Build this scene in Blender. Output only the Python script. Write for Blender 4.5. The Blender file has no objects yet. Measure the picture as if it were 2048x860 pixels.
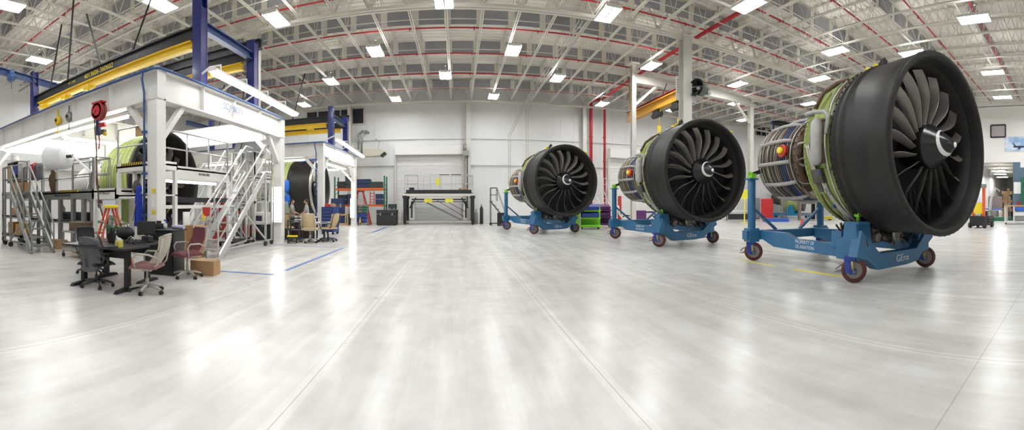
import bpy, math, random
from math import sin, cos, tan, pi, radians, atan2, hypot, sqrt
from mathutils import Vector, Matrix
random.seed(7)
S = bpy.context.scene
COL = S.collection
# ---------------------------------------------------------------- camera
EYE, F, PX0, PY0 = 1.5, 785.0, 915.0, 408.0
cd = bpy.data.cameras.new('camera'); cam = bpy.data.objects.new('camera', cd); COL.objects.link(cam)
cd.type = 'PANO'; cd.panorama_type = 'CENTRAL_CYLINDRICAL'
cd.central_cylindrical_radius = 1.0
cd.central_cylindrical_range_u_min = -PX0 / F
cd.central_cylindrical_range_u_max = (2048 - PX0) / F
cd.central_cylindrical_range_v_min = -(860 - PY0) / F
cd.central_cylindrical_range_v_max = PY0 / F
cd.clip_start = 0.05; cd.clip_end = 300
cam.location = (0, 0, EYE); cam.rotation_euler = (pi / 2, 0, 0)
S.camera = cam
# ---------------------------------------------------------------- world, exposure
w = bpy.data.worlds.new('world'); S.world = w; w.use_nodes = True
w.node_tree.nodes['Background'].inputs[0].default_value = (.9, .95, 1, 1)
w.node_tree.nodes['Background'].inputs[1].default_value = 0.6
S.view_settings.view_transform = 'Standard'; S.view_settings.look = 'None'
S.view_settings.exposure = 1.3; S.view_settings.gamma = 1.0; S.view_settings.use_curve_mapping = False
S.cycles.max_bounces = 8; S.cycles.diffuse_bounces = 5; S.cycles.glossy_bounces = 4
S.cycles.sample_clamp_indirect = 6.0
S.cycles.caustics_reflective = False; S.cycles.caustics_refractive = False
LAMP = 29.0      # high-bay lamps
UP = 4.5         # added upward glow on the lamp tops, brightens the roof deck
STRIP = 6.5     # gantry light strips

# ---------------------------------------------------------------- helpers
def at(px, py, z=0.0):
    "point of height z seen at pixel (px, py)"
    th = (px - PX0) / F; d = (z - EYE) * F / (PY0 - py)
    return Vector((d * sin(th), d * cos(th), z))
def at_y(px, py, Y):
    th = (px - PX0) / F; d = Y / cos(th)
    return Vector((d * sin(th), Y, EYE + (PY0 - py) * d / F))
def at_x(px, py, X):
    th = (px - PX0) / F; d = X / sin(th)
    return Vector((X, d * cos(th), EYE + (PY0 - py) * d / F))

MATS = {}
def mat(name, col=(.8, .8, .8), rough=.5, metal=0.0, emit=0.0, ecol=None, noise=0.0, nscale=6.0, bump=0.0, bscale=40., coat=0.0, alpha=1.0, trans=0.0):
    if name in MATS: return MATS[name]
    m = bpy.data.materials.new(name); m.use_nodes = True
    nt = m.node_tree; b = nt.nodes['Principled BSDF']
    b.inputs['Base Color'].default_value = (*col, 1); b.inputs['Roughness'].default_value = rough
    b.inputs['Metallic'].default_value = metal
    if coat: b.inputs['Coat Weight'].default_value = coat; b.inputs['Coat Roughness'].default_value = .1
    if emit:
        b.inputs['Emission Color'].default_value = (*(ecol or (1, 1, 1)), 1); b.inputs['Emission Strength'].default_value = emit
    if trans: b.inputs['Transmission Weight'].default_value = trans
    if noise or bump:
        tc = nt.nodes.new('ShaderNodeTexCoord')
    if noise:
        n = nt.nodes.new('ShaderNodeTexNoise'); n.inputs['Scale'].default_value = nscale; n.inputs['Detail'].default_value = 5
        nt.links.new(tc.outputs['Object'], n.inputs['Vector'])
        mr = nt.nodes.new('ShaderNodeMapRange'); mr.inputs['From Min'].default_value = .3; mr.inputs['From Max'].default_value = .7
        mr.inputs['To Min'].default_value = 1 - noise; mr.inputs['To Max'].default_value = 1 + noise
        nt.links.new(n.outputs['Fac'], mr.inputs['Value'])
        mx = nt.nodes.new('ShaderNodeVectorMath'); mx.operation = 'SCALE'; mx.inputs[0].default_value = col
        nt.links.new(mr.outputs[0], mx.inputs['Scale']); nt.links.new(mx.outputs[0], b.inputs['Base Color'])
    if bump:
        n2 = nt.nodes.new('ShaderNodeTexNoise'); n2.inputs['Scale'].default_value = bscale
        nt.links.new(tc.outputs['Object'], n2.inputs['Vector'])
        bp = nt.nodes.new('ShaderNodeBump'); bp.inputs['Strength'].default_value = bump; bp.inputs['Distance'].default_value = .02
        nt.links.new(n2.outputs['Fac'], bp.inputs['Height']); nt.links.new(bp.outputs[0], b.inputs['Normal'])
    MATS[name] = m
    return m

def frame(d):
    d = Vector(d).normalized(); up = Vector((0, 0, 1)) if abs(d.z) < .95 else Vector((0, 1, 0))
    u = d.cross(up).normalized(); v = u.cross(d).normalized()
    return d, u, v

class MB:
    def __init__(s): s.v = []; s.f = []; s.s = []; s.m = []; s.k = 0
    def add(s, vs, fs, sm=False):
        o = len(s.v); s.v += [tuple(p) for p in vs]
        for f in fs: s.f.append([i + o for i in f]); s.s.append(sm); s.m.append(s.k)
        return s
    def box(s, x0, y0, z0, x1, y1, z1):
        vs = [(x, y, z) for x in (x0, x1) for y in (y0, y1) for z in (z0, z1)]
        return s.add(vs, [(0, 1, 3, 2), (4, 6, 7, 5), (0, 4, 5, 1), (2, 3, 7, 6), (0, 2, 6, 4), (1, 5, 7, 3)])
    def cbox(s, c, size, rz=0, rx=0, ry=0):
        M = Matrix.Rotation(rz, 4, 'Z') @ Matrix.Rotation(ry, 4, 'Y') @ Matrix.Rotation(rx, 4, 'X')
        h = Vector(size) / 2; c = Vector(c)
        vs = [c + M @ Vector((x * h.x, y * h.y, z * h.z)) for x in (-1, 1) for y in (-1, 1) for z in (-1, 1)]
        return s.add(vs, [(0, 1, 3, 2), (4, 6, 7, 5), (0, 4, 5, 1), (2, 3, 7, 6), (0, 2, 6, 4), (1, 5, 7, 3)])
    def bar(s, a, b, w, h=None):
        h = w if h is None else h; a = Vector(a); b = Vector(b); d, u, v = frame(b - a)
        vs = [p + u * (i * w / 2) + v * (j * h / 2) for p in (a, b) for i, j in ((-1, -1), (1, -1), (1, 1), (-1, 1))]
        return s.add(vs, [(3, 2, 1, 0), (4, 5, 6, 7), (0, 1, 5, 4), (1, 2, 6, 5), (2, 3, 7, 6), (3, 0, 4, 7)])
    def ibeam(s, a, b, w, h, t=.03):
        a = Vector(a); b = Vector(b); d, u, v = frame(b - a)
        s.bar(a, b, t, h - 2 * t)
        for sg in (-1, 1): s.bar(a + v * sg * (h - t) / 2, b + v * sg * (h - t) / 2, w, t)
        return s
    def tube(s, pts, r, n=8, closed=False, cap=True):
        pts = [Vector(p) for p in pts]; N = len(pts); rr = r if isinstance(r, (list, tuple)) else [r] * N
        vs = []; u0 = None
        for i, p in enumerate(pts):
            if closed: t = pts[(i + 1) % N] - pts[i - 1]
            else: t = pts[min(i + 1, N - 1)] - pts[max(i - 1, 0)]
            t.normalize()
            if u0 is None: _, u, v = frame(t)
            else:
                u = (u0 - t * u0.dot(t)); u = u.normalized() if u.length > 1e-6 else frame(t)[1]; v = t.cross(u) * -1
                v = u.cross(t).normalized()
            u0 = u
            for k in range(n):
                a = 2 * pi * k / n; vs.append(p + (u * cos(a) + v * sin(a)) * rr[i])
        fs = []
        for i in range(N if closed else N - 1):
            j = (i + 1) % N
            for k in range(n): fs.append((i * n + k, i * n + (k + 1) % n, j * n + (k + 1) % n, j * n + k))
        s.add(vs, fs, True)
        if cap and not closed:
            o = len(s.v) - len(vs)
            s.f += [[o + k for k in range(n)][::-1], [o + (N - 1) * n + k for k in range(n)]]; s.s += [False, False]; s.m += [s.k, s.k]
        return s
    def cyl(s, a, b, r, n=16, r2=None): return s.tube([a, b], [r, r if r2 is None else r2], n)
    def lathe(s, prof, n=48, org=(0, 0, 0), ax='x', a0=0, a1=2 * pi, smooth=True, flip=False):
        "prof: (along, radius)"
        full = abs(a1 - a0 - 2 * pi) < 1e-6; m = n if full else n + 1; vs = []
        for (t, r) in prof:
            for k in range(m):
                a = a0 + (a1 - a0) * k / n; c, q = r * cos(a), r * sin(a)
                p = (t, c, q) if ax == 'x' else ((c, q, t) if ax == 'z' else (q, t, c))
                vs.append((org[0] + p[0], org[1] + p[1], org[2] + p[2]))
        fs = []
        for i in range(len(prof) - 1):
            for k in range(n):
                k2 = (k + 1) % m; fs.append((i * m + k, i * m + k2, (i + 1) * m + k2, (i + 1) * m + k))
        return s.add(vs, fs, smooth)
    def ball(s, c, r, n=12, sq=(1, 1, 1)):
        vs = []; fs = []
        for i in range(n // 2 + 1):
            t = pi * i / (n // 2)
            for k in range(n):
                a = 2 * pi * k / n; vs.append((c[0] + r * sq[0] * sin(t) * cos(a), c[1] + r * sq[1] * sin(t) * sin(a), c[2] + r * sq[2] * cos(t)))
        for i in range(n // 2):
            for k in range(n): fs.append((i * n + k, (i + 1) * n + k, (i + 1) * n + (k + 1) % n, i * n + (k + 1) % n))
        return s.add(vs, fs, True)
    def torus(s, c, axis, R, r, n=24, m=8):
        d, u, v = frame(axis); c = Vector(c)
        return s.tube([c + (u * cos(2 * pi * k / n) + v * sin(2 * pi * k / n)) * R for k in range(n)], r, m, closed=True)
    def prism(s, poly, vec):
        "extrude polygon (3d points) along vec"
        n = len(poly); vec = Vector(vec); P = [Vector(p) for p in poly]
        vs = P + [p + vec for p in P]
        fs = [list(range(n))[::-1], [n + i for i in range(n)]] + [(i, (i + 1) % n, n + (i + 1) % n, n + i) for i in range(n)]
        return s.add(vs, fs)
    def grid(s, fn, nu, nv, smooth=True):
        vs = [fn(i / nu, j / nv) for i in range(nu + 1) for j in range(nv + 1)]
        fs = [(i * (nv + 1) + j, (i + 1) * (nv + 1) + j, (i + 1) * (nv + 1) + j + 1, i * (nv + 1) + j + 1) for i in range(nu) for j in range(nv)]
        return s.add(vs, fs, smooth)
    def build(s, name, m, parent=None, bevel=0, solid=0):
        me = bpy.data.meshes.new(name); me.from_pydata(s.v, [], s.f)
        ms = m if isinstance(m, (list, tuple)) else [m]
        for x in ms: me.materials.append(x)
        me.polygons.foreach_set('use_smooth', s.s)
        if len(ms) > 1: me.polygons.foreach_set('material_index', s.m)
        me.validate(); me.update()
        o = bpy.data.objects.new(name, me); COL.objects.link(o)
        if parent: o.parent = parent
        if solid:
            md = o.modifiers.new('solid', 'SOLIDIFY'); md.thickness = solid; md.offset = 0
        if bevel:
            md = o.modifiers.new('bevel', 'BEVEL'); md.width = bevel; md.segments = 2; md.limit_method = 'ANGLE'
        return o

def tag(o, label=None, cat=None, group=None, kind=None):
    if label: o['label'] = label
    if cat: o['category'] = cat
    if group: o['group'] = group
    if kind: o['kind'] = kind
    return o
def thing(name, label, cat, loc=(0, 0, 0), rz=0.0, group=None):
    o = bpy.data.objects.new(name, None); COL.objects.link(o); o.location = loc; o.rotation_euler = (0, 0, rz)
    o.empty_display_size = .1
    return tag(o, label, cat, group)
def struct(name, mb, m, **k): return tag(mb.build(name, m, **k), kind='structure')
def dup(root, loc=None, rz=None, label=None, group=None, parent=None):
    r = root.copy(); COL.objects.link(r)
    if parent is not None: r.parent = parent
    if loc is not None: r.location = loc
    if rz is not None: r.rotation_euler = (0, 0, rz)
    if label: r['label'] = label
    if group: r['group'] = group
    for ch in list(root.children): dup(ch, parent=r)
    return r
def text(body, size, m, parent=None, loc=(0, 0, 0), rot=(pi / 2, 0, 0), name='lettering', depth=.002, ax='CENTER'):
    cu = bpy.data.curves.new(name, 'FONT'); cu.body = body; cu.size = size; cu.extrude = depth; cu.align_x = ax; cu.align_y = 'CENTER'
    cu.materials.append(m)
    tmp = bpy.data.objects.new(name, cu); COL.objects.link(tmp); bpy.context.view_layer.update()
    me = bpy.data.meshes.new_from_object(tmp.evaluated_get(bpy.context.evaluated_depsgraph_get())); bpy.data.objects.remove(tmp)
    o = bpy.data.objects.new(name, me); COL.objects.link(o); o.location = loc; o.rotation_euler = rot
    if parent: o.parent = parent
    return o

# ---------------------------------------------------------------- materials
white = mat('white_paint', (.74, .73, .70), .45, noise=.03, nscale=2)
cream = mat('cream_paint', (.62, .60, .55), .5, noise=.04, nscale=2)
wallm = mat('wall_panel', (.78, .78, .77), .55, noise=.03, nscale=.8)
deckm = mat('roof_deck', (.74, .71, .65), .6, noise=.05, nscale=.6)
steelw = mat('joist_paint', (.70, .67, .60), .5)
greyp = mat('grey_baffle', (.31, .315, .335), .7, noise=.06, nscale=1.5)
red = mat('red_paint', (.45, .02, .025), .4)
lampw = mat('lamp_tube', (1, 1, 1), .5, emit=LAMP, ecol=(.97, .985, 1))
stripw = mat('strip_tube', (1, 1, 1), .5, emit=STRIP, ecol=(1, .99, .97))
blued = mat('royal_blue_paint', (.008, .014, .13), .3, coat=.3)
bluem = mat('stand_blue', (.025, .13, .27), .38, noise=.08, nscale=5, bump=.05)
bluer = mat('pipe_blue', (.03, .08, .22), .35)
yellow = mat('crane_yellow', (.75, .50, .02), .4, noise=.05)
orange = mat('orange_yellow', (.55, .28, .02), .5, noise=.1)
blackp = mat('black_paint', (.012, .012, .014), .35)
blackm = mat('black_matt', (.015, .015, .017), .6)
navy = mat('navy', (.012, .02, .07), .5)
alu = mat('aluminium', (.55, .55, .55), .32, metal=.85, noise=.06, nscale=8)
greysteel = mat('galvanised_grey', (.28, .28, .27), .42, metal=.5, noise=.12, nscale=7)
chrome = mat('chrome', (.7, .7, .7), .15, metal=1)
rubber = mat('rubber', (.02, .018, .017), .6)
wood = mat('plywood', (.45, .28, .13), .6, noise=.15, nscale=5)
card = mat('cardboard', (.42, .25, .12), .75, noise=.06)
paper = mat('paper', (.8, .8, .8), .6)
green = mat('lime_green', (.22, .60, .03), .4)
greend = mat('dark_green', (.02, .14, .07), .5)
purple = mat('purple', (.10, .02, .13), .4)
binb = mat('bin_blue', (.02, .05, .28), .4)
hazard = mat('hazard_yellow', (.75, .6, .03), .5)
glassd = mat('dark_glass', (.03, .035, .045), .12)

# floor: glossy sealed concrete with cleaning streaks that run away from the camera
def floor_mat():
    m = bpy.data.materials.new('sealed_concrete'); m.use_nodes = True; nt = m.node_tree; b = nt.nodes['Principled BSDF']
    L = nt.links.new; N = nt.nodes.new
    tc = N('ShaderNodeTexCoord')
    def noise(sc, scale, det=5, rough=.55):
        mp = N('ShaderNodeMapping'); mp.inputs['Scale'].default_value = sc; L(tc.outputs['Object'], mp.inputs['Vector'])
        n = N('ShaderNodeTexNoise'); n.inputs['Scale'].default_value = scale; n.inputs['Detail'].default_value = det; n.inputs['Roughness'].default_value = rough
        L(mp.outputs[0], n.inputs['Vector']); return n.outputs['Fac']
    def ramp(src, a, b_, ca, cb):
        r = N('ShaderNodeValToRGB'); r.color_ramp.elements[0].position = a; r.color_ramp.elements[1].position = b_
        r.color_ramp.elements[0].color = (*ca, 1); r.color_ramp.elements[1].color = (*cb, 1); L(src, r.inputs[0]); return r.outputs[0]
    def mul(a, b_, f=1.0):
        x = N('ShaderNodeMix'); x.data_type = 'RGBA'; x.blend_type = 'MULTIPLY'; x.inputs['Factor'].default_value = f
        L(a, x.inputs['A']); L(b_, x.inputs['B']); return x.outputs['Result']
    base = ramp(noise((1, 1, 1), .30, 6), .3, .7, (.63, .625, .60), (.73, .725, .705))
    st = ramp(noise((1.0, .07, 1), 2.6, 5, .65), .36, .62, (.84, .83, .80), (1.0, 1.0, 1.0))
    mott = ramp(noise((1, .8, 1), 2.2, 5, .6), .36, .64, (.88, .88, .86), (1.0, 1.0, 1.0))
    c = mul(mul(base, st), mott)
    # slab joints every 6.1 m along the hall, 4.6 m across
    sp = N('ShaderNodeSeparateXYZ'); L(tc.outputs['Object'], sp.inputs[0])
    def joint(out, step, off, wd, val):
        a = N('ShaderNodeMath'); a.operation = 'ADD'; a.inputs[1].default_value = off + step * 50; L(out, a.inputs[0])
        q = N('ShaderNodeMath'); q.operation = 'MODULO'; q.inputs[1].default_value = step; L(a.outputs[0], q.inputs[0])
        l = N('ShaderNodeMath'); l.operation = 'LESS_THAN'; l.inputs[1].default_value = wd; L(q.outputs[0], l.inputs[0])
        r = N('ShaderNodeMix'); r.data_type = 'RGBA'; r.inputs['A'].default_value = (1, 1, 1, 1); r.inputs['B'].default_value = (*val, 1); L(l.outputs[0], r.inputs['Factor'])
        return r.outputs['Result']
    c = mul(c, joint(sp.outputs[0], 2.45, 1.22, .012, (.72, .7, .66)))
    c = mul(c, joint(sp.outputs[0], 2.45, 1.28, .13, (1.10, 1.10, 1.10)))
    c = mul(c, joint(sp.outputs[1], 6.1, 5.2, .012, (.78, .76, .72)))
    L(c, b.inputs['Base Color'])
    rr = N('ShaderNodeMapRange'); rr.inputs['From Min'].default_value = .3; rr.inputs['From Max'].default_value = .7
    rr.inputs['To Min'].default_value = .235; rr.inputs['To Max'].default_value = .262; L(noise((1, .25, 1), 2.0, 3), rr.inputs['Value'])
    L(rr.outputs[0], b.inputs['Roughness']); b.inputs['IOR'].default_value = 1.5
    pass
    return m

# ---------------------------------------------------------------- the hall
XL, XR, XF, YB, YF, ZC = -25.0, 32.0, 43.0, 31.0, -9.0, 11.1
b = MB(); b.box(XL, YF, -.2, XF + 12, YB, 0); struct('floor', b, floor_mat())
def paneled(mb, p0, p1, z0, z1, pitch=1.15, t=.2, rib=.02):
    "wall of sheet panels between two plan points, with raised standing seams"
    p0 = Vector((*p0, 0)); p1 = Vector((*p1, 0)); d = (p1 - p0).normalized(); nrm = Vector((d.y, -d.x, 0)); L = (p1 - p0).length
    mb.prism([p0 + Vector((0, 0, z0)), p1 + Vector((0, 0, z0)), p1 - nrm * t + Vector((0, 0, z0)), p0 - nrm * t + Vector((0, 0, z0))], (0, 0, z1 - z0))
    k = 0
    while k * pitch < L:
        c = p0 + d * (k * pitch); mb.bar(c + Vector((0, 0, z0)) + nrm * .01, c + Vector((0, 0, z1)) + nrm * .01, .025, rib); k += 1
    return mb
def girts(mb, p0, p1, zs, off, w=.12, h=.14):
    p0 = Vector((*p0, 0)); p1 = Vector((*p1, 0)); d = (p1 - p0).normalized(); nrm = Vector((d.y, -d.x, 0))
    for z in zs: mb.bar(p0 + nrm * off + Vector((0, 0, z)), p1 + nrm * off + Vector((0, 0, z)), w, h)
b = paneled(MB(), (XL, YB), (XF, YB), 0, ZC); girts(b, (XL, YB), (XF, YB), (4.62, 6.7), .08)
struct('wall_back', b, wallm)
b = paneled(MB(), (XL, YF), (XL, YB), 0, ZC); girts(b, (XL, YF), (XL, YB), (4.62, 6.7), .08); struct('wall_left', b, wallm)
b = MB(); b.box(XL, YF - .2, 0, XR, YF, ZC); struct('wall_front', b, wallm)
# right wall: white upper wall over a wide opening, then a blue lower panel
b = MB(); b.box(XR, YF, 4.95, XR + .25, 9.5, ZC); b.box(XR, YF, 0, XR + .25, -2, 4.95); struct('wall_right', b, mat('white_wall', (.85, .84, .81), .6))
b = MB(); b.box(XR, -2, 0, XR + .25, 5.02, 4.95); struct('wall_right_blue', b, mat('slate_blue_wall', (.09, .15, .21), .6))
b = MB(); b.box(XR, 9.5, 0, XF, 9.75, ZC); struct('wall_return', b, wallm)
b = paneled(MB(), (XF, YB), (XF, 9.6), 0, ZC); struct('wall_far_right', b, wallm)
# room behind the opening
b = MB(); b.box(XF + 11.8, -4, 0, XF + 12, 9.5, 5.6); struct('wall_annex_back', b, mat('annex_wall', (.5, .49, .46), .7))
b = MB(); b.box(XR, -4.2, 0, XF + 12, -4, 5.6); b.box(XF, 9.5, 0, XF + 12, 9.7, 5.6); struct('wall_annex_side', b, mat('annex_wall'))
b = MB(); b.box(XR + .25, -4, 5.45, XF + 12, 9.5, 5.6)
for k in range(14): b.box(XR + .5 + k * 1.6, -4, 5.2, XR + .62 + k * 1.6, 9.5, 5.45)
struct('ceiling_annex', b, deckm)
# roof deck, ribs run across the hall
b = MB(); ys = []
y = YF
vs = []; x0, x1 = XL, XF
prof = []
while y < YB:
    prof += [(y, ZC), (y + .18, ZC), (y + .22, ZC - .08), (y + .36, ZC - .08)]; y += .40
prof.append((YB, ZC))
for (yy, zz) in prof: vs += [(x0, yy, zz), (x1, yy, zz)]
fs = [(2 * i, 2 * i + 1, 2 * i + 3, 2 * i + 2) for i in range(len(prof) - 1)]
b.add(vs, fs); b.box(x0, YF, ZC + .02, x1, YB, ZC + .1)
struct('ceiling', b, deckm)
# open-web joists along the hall
JX = [-.48 + 1.55 * k for k in range(-15, 28)]
b = MB(); ZJ = 9.62
for s_ in (-1, 1): b.bar((s_ * .045, YF, ZJ), (s_ * .045, YB, ZJ), .05, .05)
for s_ in (-1, 1): b.bar((s_ * .045, YF, ZC - .1), (s_ * .045, YB, ZC - .1), .05, .06)
n = 36; st = (YB - YF) / n
for k in range(n):
    ya = YF + k * st
    b.bar((0, ya, ZJ), (0, ya + st / 2, ZC - .1), .02); b.bar((0, ya + st / 2, ZC - .1), (0, ya + st, ZJ), .02)
    if k % 3 == 1: b.bar((0, ya + st / 2, ZJ), (0, ya + st / 2, ZC - .1), .025)
j0 = struct('roof_joist', b, steelw); j0.location.x = JX[0]
for x in JX[1:]:
    j = dup(j0); j.location.x = x
# thin bridging angles across the joists
b = MB()
for y in (-6, -2.4, 1.2, 4.8, 8.0, 11, 13.9, 17.3, 20.7, 24.2, 27.6):
    b.bar((XL, y, ZJ + .05), (XF, y, ZJ + .05), .03); b.bar((XL, y + .1, ZC - .25), (XF, y + .1, ZC - .25), .03)
struct('trim_1', b, steelw)
# joist girders across the hall
for gy in (-.6, 15.7, 30.4):
    b = MB(); zb = 9.42
    for s_ in (-1, 1): b.bar((XL, gy + s_ * .1, zb), (XF, gy + s_ * .1, zb), .09, .12)
    b.bar((XL, gy, ZC - .2), (XF, gy, ZC - .2), .2, .12)
    for k in range(len(JX) - 1):
        b.bar((JX[k], gy, zb), ((JX[k] + JX[k + 1]) / 2, gy, ZC - .2), .06); b.bar(((JX[k] + JX[k + 1]) / 2, gy, ZC - .2), (JX[k + 1], gy, zb), .06)
    struct('roof_girder', b, steelw)
# grey baffles hanging between the joists
for ry in (-5.9, -2.5, 1.0, 4.6, 8.2, 11.8, 15.3, 18.9, 22.5, 26.1, 29.6):
    b = MB()
    for k in range(len(JX) - 1):
        b.box(JX[k] + .16, ry, 10.18, JX[k + 1] - .16, ry + .05, 10.86)
    struct('ceiling_baffle', b, greyp)
    b = MB()
    for k in range(len(JX)): b.box(JX[k] - .14, ry + .02, 10.1, JX[k] + .14, ry + .04, 10.95)
    struct('ceiling_baffle_frame', b, steelw)
# red sprinkler branch pipes across the hall + main
ORD = ['first', 'second', 'third', 'fourth', 'fifth', 'sixth', 'seventh', 'eighth', 'ninth', 'tenth', 'eleventh', 'twelfth']
SP = (-4.5, -1, 2.0, 4.35, 6.85, 9.4, 12.3, 15.4, 18.8, 22.0, 25.4, 28.6)
for py_ in (-4.5, -1, 2.0, 4.35, 6.85, 9.4, 12.3, 15.4, 18.8, 22.0, 25.4, 28.6):
    b = MB(); b.cyl((XL, py_, 9.95), (XF, py_, 9.95), .038, 8)
    k = XL + 1
    while k < XF: b.cyl((k, py_, 9.85), (k, py_, 10.0), .03, 6); k += 3.1
    i_ = SP.index(py_); o = b.build('sprinkler_pipe', red)
    tag(o, 'red sprinkler pipe across the roof, ' + ORD[11 - i_] + ' counted from the back wall', 'pipe', 'red sprinkler branch pipes under the roof')
t = thing('sprinkler_main', 'thick red sprinkler main running back under the roof to two wall risers', 'pipe')
b = MB(); b.tube([(11.6, 2, 10.1), (11.6, 29, 10.1), (11.6, 30.3, 10.1)], .1, 10); b.build('main_pipe', red, t)
for x, r in ((10.8, .13), (12.0, .1)):
    b = MB(); b.tube([(11.6, 30.3, 10.1), ((x + 11.6) / 2, 30.4, 10.1), (x, 30.5, 9.9), (x, 30.55, 0)], r, 10)
    for z in (1, 3, 5, 7): b.cyl((x, 30.55, z), (x, 30.55, z + .12), r + .03, 10)
    b.build('riser', red, t)
b = MB(); b.cyl((XL, 12.2, 9.5), (XF, 12.2, 9.5), .06, 8); tag(b.build('roof_conduit', cream), 'cream pipe running across the hall beneath the joists', 'pipe')
b = MB()
for k in range(4): b.tube([(5.1 + k * .16, 15.9, 9.3), (5.1 + k * .16, 30.1, 9.3), (5.1 + k * .16, 30.7, 9.2), (5.1 + k * .16 - (1.1 if k < 2 else 0), 30.72, 6.9), (5.1 + k * .16 - (1.1 if k < 2 else 0), 30.72, 3)], .025, 6)
tag(b.build('conduit_bundle', cream), 'bundle of four thin conduits running back under the roof', 'pipe')
# columns
def column(x, y, z=9.6, w=.36, name='column'):
    b = MB(); b.ibeam((x, y, 0), (x, y, z), w, w, .03); b.box(x - .3, y - .3, 0, x + .3, y + .3, .04); b.box(x - .3, y - .3, z - .1, x + .3, y + .3, z)
    return struct(name, b, cream)
for x, y, w_ in ((-8.9, 15.7, .4), (10.3, 15.7, .46), (.85, 30.5, .36), (10.2, 30.5, .3), (-8.6, 30.5, .3), (19.4, 30.5, .3), (-17.8, 30.5, .3), (28.6, 30.5, .3), (29, 15.7, .4), (-18.2, 15.7, .4)): column(x, y, 9.5, w_)
# portal frame with knee braces
b = MB(); b.ibeam((9.8, 20.4, 8.72), (18.9, 20.4, 8.72), .3, .5); struct('portal_beam', b, cream)
column(9.8, 20.4, 9.6, .26); column(18.9, 20.4, 8.5, .3)
b = MB(); b.bar((9.9, 20.4, 7.2), (11.3, 20.4, 8.5), .14); b.bar((18.8, 20.4, 7.2), (17.4, 20.4, 8.5), .14); struct('trim_2', b, cream)

# roller doors
def roller(name, x0, x1, y, ztop, zh):
    b = MB(); n = int(ztop / .11)
    vs = []; 
    for k in range(n + 1):
        z = ztop * k / n; vs += [(x0 + .1, y, z), (x1 - .1, y, z), (x0 + .1, y - .022, z + ztop / n * .5), (x1 - .1, y - .022, z + ztop / n * .5)]
    b.add(vs, [(2 * i, 2 * i + 1, 2 * i + 3, 2 * i + 2) for i in range(2 * n)])
    d = struct(name, b, mat('door_slats', (.76, .75, .73), .5))
    h = MB(); h.box(x0, y - .45, ztop, x1, y + .02, zh); h.build('door_hood', mat('hood_white', (.8, .79, .77), .5), d, bevel=.02)
    f = MB()
    for x in (x0, x1): f.box(x - .08, y - .12, 0, x + .08, y, ztop)
    f.bar((x0, y - .05, ztop + .02), (x1, y - .05, ztop + .02), .1); f.build('door_frame', cream, d)
    return d
roller('door_1', -4.9, .45, YB - .1, 5.35, 6.05)
roller('door_2', 12.5, 17.6, YB - .1, 5.4, 6.2)
b = MB(); n = 40
for k in range(n): b.box(XL + .05, 13.0, k * .1, XL + .08 + .02 * (k % 2), 18.5, k * .1 + .095)
struct('door_3', b, mat('door_slats'))
b = MB(); b.box(XL + .02, 12.8, 0, XL + .12, 12.98, 4.3); b.box(XL + .02, 18.5, 0, XL + .12, 18.7, 4.3); b.box(XL + .02, 12.8, 4.0, XL + .5, 18.7, 4.6); struct('trim_3', b, white)
# door operator on the side of door 1
t = thing('door_operator', 'grey motor box with chain on the pillar beside the middle roller door', 'machine', (.65, 30.2, 0))
b = MB(); b.box(-.2, -.25, 5.2, .25, .1, 5.6); b.cyl((-.1, -.1, 5.6), (-.1, -.1, 6.1), .13, 10); b.build('motor', greysteel, t)
b = MB(); b.cyl((.1, -.1, 1.2), (.1, -.1, 5.2), .04, 8); b.build('chain_tube', blackm, t)
# louvre windows high on the walls
for k, (px, py, w_, h_) in enumerate(((1522, 262, 1.6, 1.1),)):
    p = at_y(px, py, YB - .05); b = MB(); b.box(p.x - w_, p.y - .02, p.z - h_ / 2, p.x + w_, p.y, p.z + h_ / 2); wd = struct('window_1', b, glassd)
    f = MB()
    for i in range(5): f.box(p.x - w_ + i * w_ / 2 - .04, p.y - .08, p.z - h_ / 2, p.x - w_ + i * w_ / 2 + .04, p.y - .02, p.z + h_ / 2)
    f.box(p.x - w_, p.y - .08, p.z - h_ / 2 - .05, p.x + w_, p.y - .02, p.z - h_ / 2 + .05); f.box(p.x - w_, p.y - .08, p.z + h_ / 2 - .05, p.x + w_, p.y - .02, p.z + h_ / 2 + .05)
    f.build('window_frame', cream, wd)
b = MB(); b.box(-12.5, YB - .06, 8.0, -7.5, YB - .02, 9.3); wd = struct('window_2', b, glassd)
f = MB()
for i in range(6): f.box(-12.55 + i, YB - .12, 8.0, -12.45 + i, YB - .06, 9.3)
for z in (7.95, 9.25): f.box(-12.55, YB - .12, z, -7.45, YB - .06, z + .1)
f.build('window_frame', cream, wd)
# framed window in the right wall
p0 = at_x(1982, 251, XR); p1 = at_x(2011, 274, XR)
b = MB(); b.box(XR - .03, p1.y, p1.z, XR - .01, p0.y, p0.z); wd = struct('window_3', b, mat('pale_glass', (.45, .42, .43), .1))
f = MB()
for (a, c) in (((p0.y, p0.z), (p1.y, p0.z)), ((p1.y, p0.z), (p1.y, p1.z)), ((p1.y, p1.z), (p0.y, p1.z)), ((p0.y, p1.z), (p0.y, p0.z))): f.bar((XR - .06, *a), (XR - .06, *c), .1)
f.build('window_frame', blackm, wd)

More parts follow.
